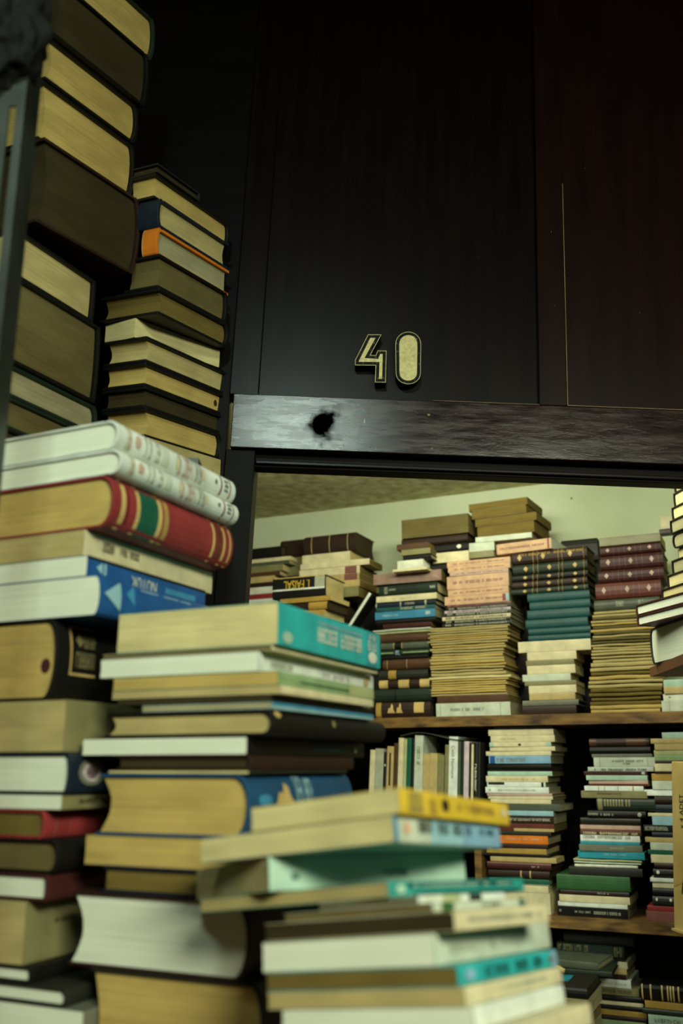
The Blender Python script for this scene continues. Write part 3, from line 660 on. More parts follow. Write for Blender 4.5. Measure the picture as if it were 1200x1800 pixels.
# ---------------------------------------------------------------- back shelf, upper board
def BK(where, b=.012, Y=None, jit=1.2, R=.15, yaw=YB, **k):
    s = Stack(where, 980, 1255, 2.75, yaw, jit=jit, R=R, **k)
    s.O = OB+SB*b; return s
gold = lambda *us: [('poly', DIAM, u-.03, u+.03, .22, .78, 'gold') for u in us]
bands = lambda *us: [('band', u-.006, u+.006, 'tan') for u in us]
HALF = dict(R=.17)
BK('in the leftmost stack on the back shelf', .05).run([
 (.20, 494, 958, 'H', 'black', 'dark', 'black hardback lying on top', dict(R=.045, deco=[('marks', 6, .2, .35, .1, .4, 'ltgrey')])),
 (.21, 510, 977, 'S', 'cream', 'cream', 'thin cream paperback', {}),
 (.21, 508, 984, 'S', 'greygreen', 'dim', 'thin grey green paperback', {}),
 (.19, 497, 991, 'S', 'olive', 'tan', 'tattered olive paperback', {}),
 (.19, 492, 1003, 'S', 'brown', 'tan', 'tattered brown paperback', {}),
 (.19, 482, 1011, 'S', 'tan', 'tan', 'tan paperback', {}),
 (.19, 482, 1022, 'F', 'dkbrown', 'dark', 'thin dark brown hardback', {}),
 (.18, 480, 1030, 'S', 'white', 'white', 'white paperback', {}),
 (.18, 481, 1042, 'S', 'red', 'tan', 'thin red paperback', {}),
 (.20, 492, 1050, 'S', 'bwhite', 'white', 'lower white paperback', {}),
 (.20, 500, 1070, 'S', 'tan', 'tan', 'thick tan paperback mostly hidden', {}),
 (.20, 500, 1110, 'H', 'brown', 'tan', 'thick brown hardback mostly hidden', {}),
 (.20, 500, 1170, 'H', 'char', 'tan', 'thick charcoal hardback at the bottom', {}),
], base=Z_UP)
BK('lying behind the lettered black book', .10).run([
 (492, 533, 946, 'H', 'dkbrown', 'dark', 'dark rounded brown hardback perched on the stack', dict(R=.12, rr=.012)),
 (500, 534, 978, 'S', 'olive', 'dark', 'dark olive paperback under the rounded hardback', dict(R=.12)),
], base_y=1010)
BK('in the stack with the brown leather volume', .03).run([
 (534, 624, 934, 'H', 'dkbrown', 'dark', 'thick brown leather hardback on top', dict(R=658, ry=965, deco=bands(.15, .5, .85))),
 (531, 615, 968, 'S', 'cream', 'tan', 'cream paperback under the leather hardback', dict(R=.13)),
 (528, 649, 981, 'S', 'cream', 'brown', 'wide cream paperback', dict(R=.12)),
 (526, 632, 993, 'S', 'cream', 'brown', 'cream paperback with red end panel', dict(deco=[('band', .76, .95, 'rose')])),
 (524, 631, 1007, 'S', 'tan', 'brown', 'tan paperback with faded red panel', dict(deco=[('band', .76, .97, 'rose')])),
 (524, 632, 1018, 'S', 'tan', 'brown', 'browned paperback', {}),
 (524, 630, 1030, 'S', 'olive', 'brown', 'olive paperback', {}),
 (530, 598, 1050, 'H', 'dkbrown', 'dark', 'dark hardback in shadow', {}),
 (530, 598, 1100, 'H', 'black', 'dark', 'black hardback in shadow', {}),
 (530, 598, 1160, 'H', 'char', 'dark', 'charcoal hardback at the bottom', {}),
], base=Z_UP)
BK('in the front stack at far left', -.16, R=.15).run([
 (479, 572, 1009, 'H', 'black', 'tan', 'black hardback with upside-down yellow lettering', dict(R=606, ry=1035, rr=.003, deco=[('text', 'I. FAISAL', .22, .70, .42, .82, 'yellow', True), ('band', 0, .98, 'bwhite', .36, .44), ('band', .80, .985, 'ltgrey', .35, .95, 'torn_label'), ('band', .02, .98, 'gold', .96, 1.0)])),
 (492, 581, 1046, 'S', 'ochre', 'tan', 'worn tan paperback under the lettered book', dict(R=.14)),
 (500, 577, 1055, 'H', 'dkbrown', 'dark', 'brown hardback with yellowed label', dict(deco=[('band', .55, .97, 'ochre', .05, .95, 'torn_label')])),
 (500, 570, 1071, 'S', 'ochre', 'tan', 'rounded ochre paperback', {}),
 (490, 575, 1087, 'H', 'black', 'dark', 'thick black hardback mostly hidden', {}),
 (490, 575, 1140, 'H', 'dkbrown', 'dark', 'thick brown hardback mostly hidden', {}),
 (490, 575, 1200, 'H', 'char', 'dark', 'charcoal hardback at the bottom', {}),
], base=Z_UP)
BK('on the stack with the plastic wrapped parcel', .03).run([
 (705, 822, 902, 'S', 'dkbrown', 'olive', 'thick tattered book with flared page edges', dict(sp='B', R=.13)),
 (705, 821, 936, 'H', 'dkbrown', 'dark', 'dark brown hardback under the tattered book', {}),
 (733, 822, 951, 'H', 'black', 'dark', 'black hardback with white heart sticker', dict(deco=[('poly', DISC, .78, .87, .3, .75, 'white')])),
 (760, 823, 967, 'S', 'cream', 'cream', 'small cream paperback', dict(R=.10)),
 (745, 824, 985, 'H', 'black', 'dark', 'black book below the small cream paperback', dict(R=.12)),
], base_y=1000)
BK('beside the black hearted hardback', -.03).run([
 (697, 752, 952, 'S', 'brown', 'brown', 'small torn brown booklet', dict(R=.08)),
 (705, 756, 962, 'S', 'olive', 'olive', 'small olive booklet', dict(R=.08)),
 (708, 757, 972, 'H', 'black', 'dim', 'small black notebook', dict(R=.08)),
 (698, 743, 982, 'S', 'white', 'white', 'small white paperback', dict(R=.09)),
 (690, 750, 996, 'S', 'cream', 'cream', 'thin cream booklet under the small white paperback', dict(R=.10)),
], base_y=1000.5)
lows = [
 (665, 768, 1020, 'H', 'dkgreen', 'cream', 'thick dark green hardback with white imprint', dict(deco=[('marks', 3, .10, .16, .2, .8, 'ltgrey'), ('marks', 5, .18, .30, .45, .6, 'ltgrey'), ('marks', 3, .88, .97, .4, .6, 'white')])),
 (661, 767, 1041, 'S', 'cream', 'cream', 'cream white paperback', dict(deco=[('marks', 7, .4, .6, .3, .6, 'ltgrey')])),
 (660, 765, 1052, 'H', 'navy', 'dim', 'dark navy hardback', dict(deco=[('band', .0, .02, 'ltgrey'), ('band', .41, .43, 'ltgrey'), ('marks', 5, .5, .66, .3, .7, 'ltgrey'), ('band', .82, .85, 'ltgrey')])),
 (661, 764, 1062, 'S', 'teal', 'dim', 'thin dark teal paperback', dict(deco=[('marks', 12, .42, .86, .2, .8, 'ltgrey')])),
 (659, 764, 1069, 'S', 'midblue', 'dim', 'bright blue paperback', dict(deco=[('marks', 10, .12, .4, .35, .6, 'sky'), ('marks', 3, .85, .93, .3, .7, 'white')])),
 (660, 766, 1083, 'H', 'black', 'dark', 'black hardback below the blue paperback', {}),
 (673, 757, 1092, 'S', 'maroon', 'brown', 'maroon paperback', {}),
 (655, 756, 1100, 'P', 'pale', 'dim', 'upper thin pale magazine', {}),
 (658, 755, 1105, 'P', 'lime', 'dim', 'lower thin pale magazine', {}),
 (664, 755, 1110, 'H', 'brown', 'brown', 'brown hardback', {}),
 (668, 753, 1126, 'H', 'greygreen', 'dark', 'olive green hardback with black lettering bands', dict(deco=bands(.28, .45)+[('band', .3, .43, 'black')])),
 (668, 753, 1139, 'H', 'dkgreen', 'dark', 'green hardback with pale stripe', dict(deco=[('band', 0, .28, 'stripe', .4, .6), ('band', .47, 1, 'stripe', .4, .6), ('marks', 2, .32, .43, .1, .9, 'sky')])),
 (670, 752, 1150, 'F', 'black', 'dark', 'thin black hardback', {}),
 (672, 754, 1155, 'H', 'brown', 'dark', 'rubbed brown leather hardback', dict(deco=bands(.1, .52))),
 (665, 751, 1175, 'H', 'char', 'dark', 'charcoal hardback with brass band', dict(deco=[('band', .2, .36, 'ochre')])),
 (663, 756, 1192, 'H', 'dkbrown', 'dark', 'dark hardback with three gilt panels', dict(deco=[('band', .03, .2, 'gold'), ('band', .4, .6, 'gold'), ('band', .8, .98, 'gold')])),
 (658, 757, 1208, 'H', 'dkgreen', 'dark', 'thick bottle green hardback', dict(deco=[('band', .36, .38, 'black')])),
 (660, 756, 1232, 'H', 'dkbrown', 'dark', 'brown hardback with flaking gilt', dict(deco=[('band', .0, .1, 'ochre'), ('poly', TREE, .22, .36, .3, .9, 'gold'), ('poly', TREE, .38, .5, .3, .95, 'gold'), ('band', .7, .88, 'gold', .3, .95)])),
]
BK('in the stack under the plastic wrapped parcel', .012).run([(656, 775, 1000, 'S', 'plastic', 'brown', 'plastic wrapped brown book, shiny and creased', dict(rough=.12, R=.16))]+lows, base=Z_UP)
# black book leaning between the stacks
p = hit(609, 1100, OB-SB*.002, SB); q = hit(647, 1040, OB-SB*.002, SB)
d = (q-p); ln_ = d.length; yv = d.normalized(); xv = SB; zv = xv.cross(yv)
b = build_book('F', .06, ln_+.03, .017, 'black', 'white', [('band', 0, 1, 'bwhite', .22, .78, 'white_strip')], 'hardback_book')
og = p - yv*.03
b.matrix_world = Matrix(((xv.x, yv.x, zv.x, og.x), (xv.y, yv.y, zv.y, og.y), (xv.z, yv.z, zv.z, og.z), (0, 0, 0, 1)))
tag(b, 'black hardback with white spine leaning between two back shelf stacks', 'book')

mags = []
for i, (y, c, xl, xc) in enumerate([(1056, 'rose', 786, 897), (1061, 'black', 783, 898), (1066, 'violet', 781, 897), (1071, 'char', 780, 898), (1077, 'cream', 777, 897), (1084, 'black', 778, 896), (1090, 'char', 777, 898)]):
    mags.append((xl, xc, y, 'S', c, 'dim', 'glossy magazine with speckled %s spine' % ['pink', 'black', 'lilac', 'charcoal', 'cream', 'ink black', 'dark'][i], dict(R=921, ry=y+8, name='magazine', rough=.3, deco=[('marks', 20, .05, .95, .25, .8, 'ltgrey' if c in ('black', 'char') else 'char')])))
pam = lambda n, y0, y1, xl, xc, grp, rd, cols, R=.15: [(xl+rd.uniform(-3, 3), xc+rd.uniform(-3, 3), y0+(y1-y0)*i/n, 'P', None, cols[rd.randrange(len(cols))], 'thin browned stapled pamphlet', dict(grp=grp, R=R+rd.uniform(-.01, .005))) for i in range(n)]
rd = random.Random(5)
pink = [(785, 896, 978, 'peach with two title lines', 'peach'), (787, 896, 988, 'peach lying flush below the top one', 'peach'), (790, 893, 998, 'narrow brick pink', 'pink'), (785, 893, 1005, 'broad peach with one centred title', 'peach'), (787, 893, 1029, 'peach over the glossy one', 'peach'), (781, 894, 1041, 'glossy peach with red tag', 'peach')]
prow = [(xl, xc, y, 'S', c, 'dim', d+' spined paperback', dict(R=.14, rough=.5, deco=[('marks', 24, .1, .92, .40, .62, 'rose')] + ([('band', .9, .95, 'red', .1, .9), ('band', .95, 1, 'sky', .1, .9)] if 'tag' in d else []))) for xl, xc, y, d, c in pink]
brown = [(823, 926, 873, 'brown', 'topmost browned paper pad'), (828, 924, 886, 'brown', 'second browned paper pad'), (834, 942, 899, 'brown', 'third browned paper pad, jutting right'), (838, 938, 914, 'brown', 'lowest browned paper pad')]
BK('on the stack with peach paperbacks', .04).run(
 [(xl, xc, y, 'S', 'olive' if i < 2 else 'brown', pg, d, dict(sp='B', R=.16, dy=4)) for i, (xl, xc, y, pg, d) in enumerate(brown)] +
 [(835, 934, 935, 'S', 'pale', 'dim', 'pale paperback below the paper pads', dict(R=.16)), (834, 932, 945, 'S', 'olive', 'dim', 'thin olive paperback', dict(R=.16)), (824, 868, 951, 'S', 'pale', 'dim', 'pale blue white paperback', dict(R=.16)), (824, 867, 967, 'S', 'olive', 'tan', 'olive paperback over the peach ones', dict(R=.16))], base_y=978)
BK('in the peach and pamphlet stack', .012).run(prow+mags+
 pam(8, 1096, 1127, 754, 893, 'pamphlets in the middle pile', rd, ['tan', 'tan', 'cream', 'ochre']) +
 pam(11, 1128, 1183, 757, 886, 'pamphlets in the middle pile', rd, ['tan', 'tan', 'ochre']) +
 [(754, 897, 1184, 'P', None, 'cream', 'pale cream pamphlet', {})] +
 pam(7, 1190, 1220, 756, 890, 'pamphlets in the middle pile', rd, ['tan', 'ochre', 'tan']) +
 [(768, 893, 1220, 'S', 'brown', 'brown', 'shadowed brown paperback', {}), (766, 896, 1233, 'S', 'pale', 'dim', 'white paperback with framed title', dict(deco=[('band', .06, .065, 'grey'), ('marks', 18, .2, .66, .4, .62, 'grey'), ('band', .87, .875, 'grey')]))], base=Z_UP)
leather = [(899, 1030, 958, 'olive brown'), (900, 1031, 981, 'dark green'), (899, 1032, 1000, 'black brown'), (899, 1031, 1012, 'brown black'), (898, 1033, 1025, 'deep green')]
teal6 = [(926, 1035, 1036), (930, 1036, 1051), (926, 1035, 1066), (923, 1032, 1083), (928, 1037, 1099), (928, 1037, 1111)]
crm = [(910, 1037, 1122, 'S', 'cream', 'cream', 'wide cream paperback'), (926, 1012, 1143, 'S', 'cream', 'tan', 'short cream paperback'), (924, 1008, 1158, 'S', 'olive', 'tan', 'thin olive paperback'), (926, 1010, 1167, 'S', 'cream', 'cream', 'plain cream paperback'), (918, 1002, 1183, 'S', 'pale', 'cream', 'pale greenish paperback'), (922, 1012, 1195, 'S', 'olive', 'cream', 'olive cream booklet'), (929, 1012, 1203, 'S', 'cream', 'cream', 'bent cream paperback'), (930, 1010, 1217, 'S', 'tan', 'cream', 'tan cream booklet'), (918, 1016, 1229, 'F', 'grey', 'dark', 'dusty grey hardback'), (918, 1012, 1239, 'F', 'dkbrown', 'dark', 'dark hardback on the board')]
BK('in the teal volume stack', .012, jit=.5).run(
 [(872, 968, 945, 'S', 'peach', 'white', 'peach paperback lying askew on top', dict(R=1010, ry=945, dy=7, deco=[('marks', 22, .06, .88, .4, .6, 'rose'), ('band', .93, .96, 'red')]))] +
 [(xl, xc, y, 'H', ['dkbrown', 'dkgreen', 'black', 'dkbrown', 'dkgreen'][i], 'brown', 'gilt spined %s leather volume' % d, dict(R=.13, dy=1.5, deco=(gold(.18, .5, .84) if i else gold(.1, .42, .78)+[('marks', 20, .1, .95, .62, .8, 'ochre')]) + [('band', u, u+.006, 'ochre') for u in (.28, .34, .62, .67, .95)])) for i, (xl, xc, y, d) in enumerate(leather)] +
 [(xl, xc, y, 'H', 'teal', 'dim', 'plain teal cloth volume', dict(R=.13, rr=.004)) for xl, xc, y in teal6] +
 [r+(dict(R=.13),) for r in crm], base=Z_UP)
def behind(where, rows): BK(where, .185, R=.11, jit=.4).run([(xl, xc, y, 'H', c, 'dark', d+' '+n, {}) for (xl, xc, y, c), d, n in rows], base=Z_UP)  # dark books, mostly added to shade the gaps between the front stacks
nm_ = ['hardback, topmost of the gap-shading rear pile', 'hardback, second in the added gap-shading rear pile', 'hardback, third in the added gap-shading rear pile', 'hardback, fourth in the added gap-shading rear pile', 'hardback, lowest in the added gap-shading rear pile']
behind('behind the gilt volumes', [((985, 1048, 944, 'black'), 'black', nm_[0]), ((880, 1062, 985, 'char'), 'charcoal', nm_[1]), ((882, 1060, 1050, 'black'), 'black', nm_[2]), ((878, 1062, 1120, 'dkbrown'), 'brown', nm_[3]), ((880, 1062, 1190, 'black'), 'black', nm_[4])])
behind('behind the blue paperback', [((638, 800, 1030, 'black'), 'black', nm_[0]), ((650, 800, 1110, 'dkbrown'), 'brown', nm_[1]), ((650, 800, 1180, 'char'), 'charcoal', nm_[2])])
mar = [(1053, 1160, 951, 'maroon', 'upper'), (1053, 1164, 968, 'maroon', 'second'), (1050, 1165, 994, 'maroon', 'third'), (1045, 1160, 1017, 'redbrown', 'lowest and brightest')]
BK('in the maroon volume stack', .012, jit=.6).run(
 [(1052, 1159, 936, 'S', 'olive', 'tan', 'frayed olive book on top', dict(R=.14))] +
 [(xl, xc, y, 'H', c, 'brown', '%s maroon leather volume' % d, dict(R=.14, deco=[('poly', DIAM, u-.035, u+.035, .3, .75, 'pink') for u in (.13, .49, .82)]+[('band', u, u+.006, 'rose') for u in (.22, .31, .40, .58, .67, .92)])) for i, (xl, xc, y, c, d) in enumerate(mar)] +
 [(1043, 1158, 1047, 'H', 'greygreen', 'dark', 'grey green hardback with faded label', dict(deco=[('marks', 4, .34, .46, .3, .8, 'ltgrey'), ('marks', 4, .68, .76, .3, .8, 'ltgrey')]))] +
 pam(17, 1067, 1158, 1040, 1166, 'pamphlets in the right pile', rd, ['tan', 'ochre', 'tan', 'olive']) +
 pam(12, 1160, 1252, 1036, 1162, 'pamphlets in the right pile', rd, ['ochre', 'tan', 'brown']), base=Z_UP)
BK('standing on the maroon stack beside the wall', .10).run([(1160, 1182, 905, 'S', 'cream', 'cream', 'small cream booklet', dict(R=.04)), (1158, 1184, 928, 'S', 'dkbrown', 'brown', 'brown booklet', dict(R=.04))], base_y=936)
BK('in the short stack at the shelf end', .012).run([
 (1165, 1300, 1190, 'S', 'mint', 'cream', 'mint paperback', {}), (1166, 1300, 1203, 'S', 'tan', 'cream', 'tan paperback', {}), (1165, 1300, 1216, 'S', 'white', 'cream', 'white paperback with grey dot', dict(deco=[('poly', DISC, .07, .1, .4, .6, 'grey')])), (1162, 1300, 1228, 'S', 'pale', 'cream', 'thick pale paperback', dict(deco=[('band', .1, .104, 'grey')]))], base=Z_UP)

# ---------------------------------------------------------------- back shelf, lower board
row = [(648, 657, 1318, 'cream', 'cream'), (657, 672, 1316, 'ltgrey', 'grey white'), (672, 678, 1322, 'black', 'thin black'), (678, 690, 1312, 'tan', 'tan with a red stroke'), (690, 697, 1306, 'brown', 'brown'), (698, 707, 1297, 'cream', 'tall cream'), (707, 713, 1299, 'lime', 'pale lime'), (713, 721, 1297, 'kelly', 'deep green'), (721, 727, 1297, 'black', 'black'), (727, 742, 1293, 'pale', 'pale blue white'),
       (742, 754, 1325, 'tan', 'short tan'), (754, 768, 1324, 'tan', 'short broad tan'), (768, 780, 1327, 'olive', 'short olive tan'), (781, 788, 1309, 'olive', 'narrow olive'), (788, 804, 1295, 'bwhite', 'white lettered'), (804, 809, 1299, 'greygreen', 'grey green'), (809, 815, 1300, 'dkgreen', 'blackish green'), (815, 824, 1303, 'violet', 'lilac white'), (824, 828, 1306, 'black', 'slim black'), (828, 832, 1308, 'cream', 'slim cream'), (832, 840, 1306, 'black', 'black with white marks'), (840, 844, 1304, 'char', 'charcoal')]
SR = OB+SB*.014
lean = math.radians(3.0)
for (x0, x1, yt, c, d) in row:
    yb = 1428; sh_ = (yb-1345)*math.tan(lean)
    p0 = hit(x0-sh_+3, yb, SR, SB); p1 = hit(x1-sh_+3, yb, SR, SB); T = (p1-p0).dot(PB)-.0006
    zt = hit(x0, yt, SR, SB).z; Hh = (zt-Z_RS)/math.cos(lean)-.001
    b = build_book('S' if c not in ('black', 'char') else 'H', .13, Hh, T, c, 'cream',
        ([('text', 'Celili Numune', .12, .55, .3, .68, 'grey')] if 'lettered' in d else [('poly', DISC, .2, .24, .3, .7, 'white')] if d == 'thin black' else [('band', .1, .6, 'maroon', .35, .62)] if 'stroke' in d else [('marks', 9, .3, .7, .3, .7, 'white')] if 'marks' in d else [('marks', 9, .15, .4, .3, .65, 'grey')] if d == 'pale blue white' else []), 'paperback_book' if c not in ('black', 'char') else 'hardback_book')
    z_, y_ = PB*math.cos(lean)-ZZ*math.sin(lean), ZZ*math.cos(lean)+PB*math.sin(lean); x_ = SB
    og = p0.copy(); og.z = Z_RS+.0005+math.sin(lean)*T
    b.matrix_world = Matrix(((x_.x, y_.x, z_.x, og.x), (x_.y, y_.y, z_.y, og.y), (x_.z, y_.z, z_.z, og.z), (0, 0, 0, 1)))
    tag(b, '%s spined book in the upright row on the lower shelf' % d, 'book', 'upright books on the lower shelf')
# white pad behind the short tan books
p0 = hit(744, 1330, SR+SB*.137, SB)
b = build_book('S', .09, hit(744, 1303, SR+SB*.137, SB).z-Z_RS-.001, .026, 'white', 'white', (), 'paperback_book')
b.matrix_world = Matrix(((SB.x, 0, PB.x, p0.x), (SB.y, 0, PB.y, p0.y), (0, 1, 0, Z_RS+.0006), (0, 0, 0, 1)))
tag(b, 'pale white pad standing behind the short tan books', 'book', 'upright books on the lower shelf')
# loose bent papers lying over the upright row
for i, (xa, xb, ya, yb, c, lab) in enumerate([(705, 818, 1279, 1284, 'greygreen', 'curled grey green folder lying over the upright row')]):
    bm = bmesh.new(); n = 14; p0 = hit(xa, ya+(15, 9)[i], SR, SB); p1 = hit(xb, yb+(12, 9)[i], SR, SB)
    rows_ = []
    for j in range(n+1):
        t = j/n; c0 = p0.lerp(p1, t)+ZZ*(.007*math.sin(t*math.pi*1.4)*(1-.6*i))
        rows_.append([bm.verts.new(c0+SB*(-.006+.15*k)+ZZ*(.004*math.sin(t*6+k*3)+dz)) for k, dz in ((0, 0), (1, .004), (1, .0052), (0, .0012))])
    for j in range(n):
        for k in range(4): bm.faces.new((rows_[j][k], rows_[j][(k+1) % 4], rows_[j+1][(k+1) % 4], rows_[j+1][k]))
    bm.faces.new(rows_[0]); bm.faces.new(rows_[-1][::-1])
    tag(link('paper_folder', bm, cover_mat(c)), lab, 'paper')
def S(*r): return r
V2 = [
 (868, 970, 1275, 'F', 'char', 'dark', 'thin dusty charcoal board', {}),
 (858, 972, 1281, 'S', 'cream', 'dim', 'topmost cream paperback', {}), (862, 974, 1292, 'S', 'cream', 'dim', 'second cream paperback', dict(deco=[('marks', 10, .15, .4, .4, .6, 'tan')])),
 (860, 968, 1304, 'S', 'cream', 'dim', 'cream paperback with green ends', dict(deco=[('band', 0, .07, 'mint'), ('band', .92, 1, 'mint'), ('poly', DISC, .47, .52, .2, .7, 'ink')])),
 (861, 975, 1312, 'S', 'cream', 'dim', 'thin cream paperback', {}), (854, 968, 1320, 'S', 'cream', 'dim', 'cream paperback over the silver one', {}),
 (859, 967, 1328, 'S', 'bluegrey', 'dim', 'silver blue glossy paperback', dict(rough=.2, deco=[('band', .02, .1, 'blue'), ('marks', 14, .12, .6, .2, .7, 'grey')])),
 (857, 968, 1342, 'H', 'black', 'dark', 'blue black hardback', dict(rough=.3)), (857, 970, 1356, 'S', 'mint', 'brown', 'mint paperback', {}),
 (854, 962, 1364, 'S', 'cream', 'dim', 'beige paperback', dict(deco=[('marks', 16, .25, .8, .3, .6, 'tan')])), (856, 958, 1375, 'S', 'bwhite', 'dim', 'white paperback with black ends', dict(deco=[('band', .02, .3, 'ink', .45, .98), ('band', .93, .97, 'ink')])),
 (853, 964, 1384, 'S', 'bwhite', 'dim', 'white paperback with faint title', dict(deco=[('poly', DISC, .05, .09, .3, .7, 'ltgrey'), ('marks', 16, .2, .8, .35, .65, 'ltgrey')])),
 (856, 970, 1395, 'S', 'pink', 'brown', 'thin pinkish booklet', {}), (858, 971, 1400, 'S', 'cream', 'brown', 'thin cream booklet', {}), (862, 968, 1406, 'S', 'cream', 'dim', 'lower cream paperback', {}),
 (862, 984, 1414, 'S', 'greygreen', 'dim', 'sage green paperback jutting right', {}), (864, 972, 1426, 'S', 'sky', 'dim', 'pale blue paperback', {}),
 (866, 973, 1435, 'S', 'dkbrown', 'dim', 'dark brown lettered paperback', dict(deco=[('marks', 24, .15, .95, .35, .7, 'ltgrey')])), (866, 973, 1449, 'S', 'redbrown', 'olive', 'worn red brown paperback', dict(deco=[('band', .35, 1, 'tan', .02, .4)])),
 (868, 968, 1463, 'F', 'char', 'dark', 'charcoal hardback over the orange book', {}), (872, 962, 1470, 'S', 'orange', 'dim', 'bright orange paperback', dict(R=.16, deco=[('marks', 18, .2, .92, .45, .7, 'peach')])),
 (866, 962, 1485, 'F', 'dkbrown', 'dark', 'dark brown hardback', {}), (855, 960, 1493, 'S', 'ochre', 'tan', 'bent tan paperback', {}), (848, 965, 1503, 'F', 'black', 'dark', 'thin black hardback', {}), (862, 977, 1509, 'S', 'tan', 'tan', 'tan booklet', dict(R=.10)),
 (856, 968, 1518, 'H', 'maroon', 'dark', 'maroon hardback', dict(deco=[('band', 0, 1, 'rose', .8, .95), ('marks', 4, .7, .82, .4, .6, 'pink')])), (858, 965, 1532, 'H', 'dkbrown', 'dark', 'dark hardback with two gilt bands', dict(deco=[('band', .53, .55, 'gold'), ('band', .68, .70, 'gold')])),
 (860, 965, 1547, 'F', 'kelly', 'dim', 'green hardback with pale edges', dict(deco=[('band', 0, 1, 'ltgrey', 0, .2)])), (862, 963, 1558, 'S', 'cream', 'cream', 'cream paperback above the base', {}), (862, 966, 1571, 'S', 'cream', 'cream', 'thick cream paperback at the base', {})]
BK('in the stack with the orange book', .012, R=.17).run(V2, base=Z_LO)
V3 = [
 (1035, 1140, 1297, 'H', 'dkbrown', 'dark', 'dark hardback with dull gilt patches', dict(deco=[('band', .0, .12, 'brown'), ('marks', 9, .2, .5, .3, .6, 'brown'), ('band', .62, .95, 'brown')])), (1036, 1142, 1312, 'H', 'black', 'dark', 'black hardback near the top', {}),
 (1040, 1145, 1325, 'S', 'grey', 'dim', 'thin grey paperback', {}), (1043, 1150, 1331, 'S', 'pale', 'dim', 'pale titled paperback', dict(deco=[('band', .1, .106, 'grey'), ('marks', 18, .3, .82, .5, .72, 'grey'), ('marks', 5, .48, .6, .25, .42, 'grey'), ('band', .88, .886, 'grey')])),
 (1033, 1148, 1348, 'S', 'pale', 'dim', 'white paperback with black lettering', dict(deco=[('marks', 30, .1, .9, .15, .6, 'ink')])), (1026, 1136, 1356, 'S', 'maroon', 'brown', 'thin maroon paperback', dict(deco=[('band', .92, .97, 'mint', .2, .9)])), (1030, 1137, 1363, 'S', 'mint', 'dim', 'mint grey paperback', {}),
 (1035, 1138, 1372, 'S', 'pink', 'redbrown' if 0 else 'dim', 'pinkish white paperback', dict(deco=[('band', 0, 1, 'redbrown', .0, .4)])), (1027, 1130, 1382, 'S', 'bwhite', 'cream', 'patched white paperback', dict(deco=[('band', .24, .25, 'ochre'), ('band', .34, .35, 'ochre'), ('band', .57, .58, 'ochre'), ('band', .82, .84, 'ochre')])), (1021, 1136, 1391, 'S', 'olive', 'tan', 'wide olive tan paperback', dict(deco=[('marks', 14, .25, .62, .5, .75, 'brown')])),
 (1048, 1150, 1404, 'H', 'dkgreen', 'dark', 'dark green hardback with ribbed gilt spine', dict(rr=.006, deco=[('band', .02, .1, 'olive')]+[('band', u, u+.03, 'olive', .35, .9) for u in (.13, .18, .23, .28, .33, .38, .43, .5, .55)])),
 (1033, 1134, 1426, 'H', 'black', 'dark', 'black hardback with white lettering', dict(deco=[('marks', 9, .0, .18, .35, .65, 'ltgrey'), ('marks', 8, .22, .45, .3, .6, 'ltgrey'), ('poly', DISC, .86, .93, .2, .8, 'ltgrey')])), (1020, 1125, 1439, 'H', 'char', 'dark', 'charcoal hardback', dict(rough=.3)),
 (1020, 1125, 1452, 'S', 'pink', 'brown', 'glossy pink paperback', dict(rough=.2, deco=[('band', 0, 1, 'rose', 0, .35)])), (1020, 1126, 1463, 'S', 'brown', 'brown', 'brown speckled booklet', dict(deco=[('marks', 26, .05, .95, .2, .8, 'cream')])), (1020, 1124, 1470, 'S', 'bwhite', 'dim', 'white speckled paperback', dict(deco=[('marks', 26, .05, .85, .45, .95, 'grey')])), (1020, 1124, 1481, 'S', 'aqua', 'dim', 'thin teal paperback', {}),
 (1018, 1128, 1487, 'S', 'grey', 'dark', 'dull grey paperback', dict(deco=[('marks', 12, .5, .72, .4, .65, 'ltgrey')])), (1016, 1132, 1499, 'S', 'aqua', 'dark', 'bright turquoise paperback', dict(deco=[('marks', 14, .4, .75, .5, .7, 'sky')])), (1008, 1127, 1512, 'P', 'lime', 'dim', 'upper pale green magazine', {}), (1009, 1126, 1517, 'P', 'pale', 'dim', 'middle pale green magazine', {}), (1010, 1120, 1521, 'P', 'white', 'dim', 'lowest pale green magazine', {}),
 (1000, 1128, 1528, 'F', 'char', 'dark', 'wide dark board', {}), (978, 1106, 1542, 'H', 'green', 'olive', 'large green cloth hardback', dict(R=.19, rr=.003)), (985, 1105, 1569, 'H', 'dkbrown', 'dark', 'dark maroon lettered hardback', dict(deco=[('marks', 6, .55, .72, .4, .7, 'ltgrey')])),
 (983, 1106, 1578, 'S', 'cream', 'cream', 'thick cream paperback', {}), (981, 1102, 1591, 'S', 'bwhite', 'cream', 'white paperback over the black one', {}), (980, 1103, 1599, 'S', 'black', 'dim', 'black paperback with small white title', dict(deco=[('marks', 12, .25, .48, .4, .6, 'ltgrey'), ('marks', 24, .52, .9, .35, .65, 'ltgrey'), ('poly', DISC, .02, .06, .4, .7, 'grey')]))]
BK('in the stack with the large green hardback', .012, R=.17).run(V3, base=Z_LO)
XE = 1262
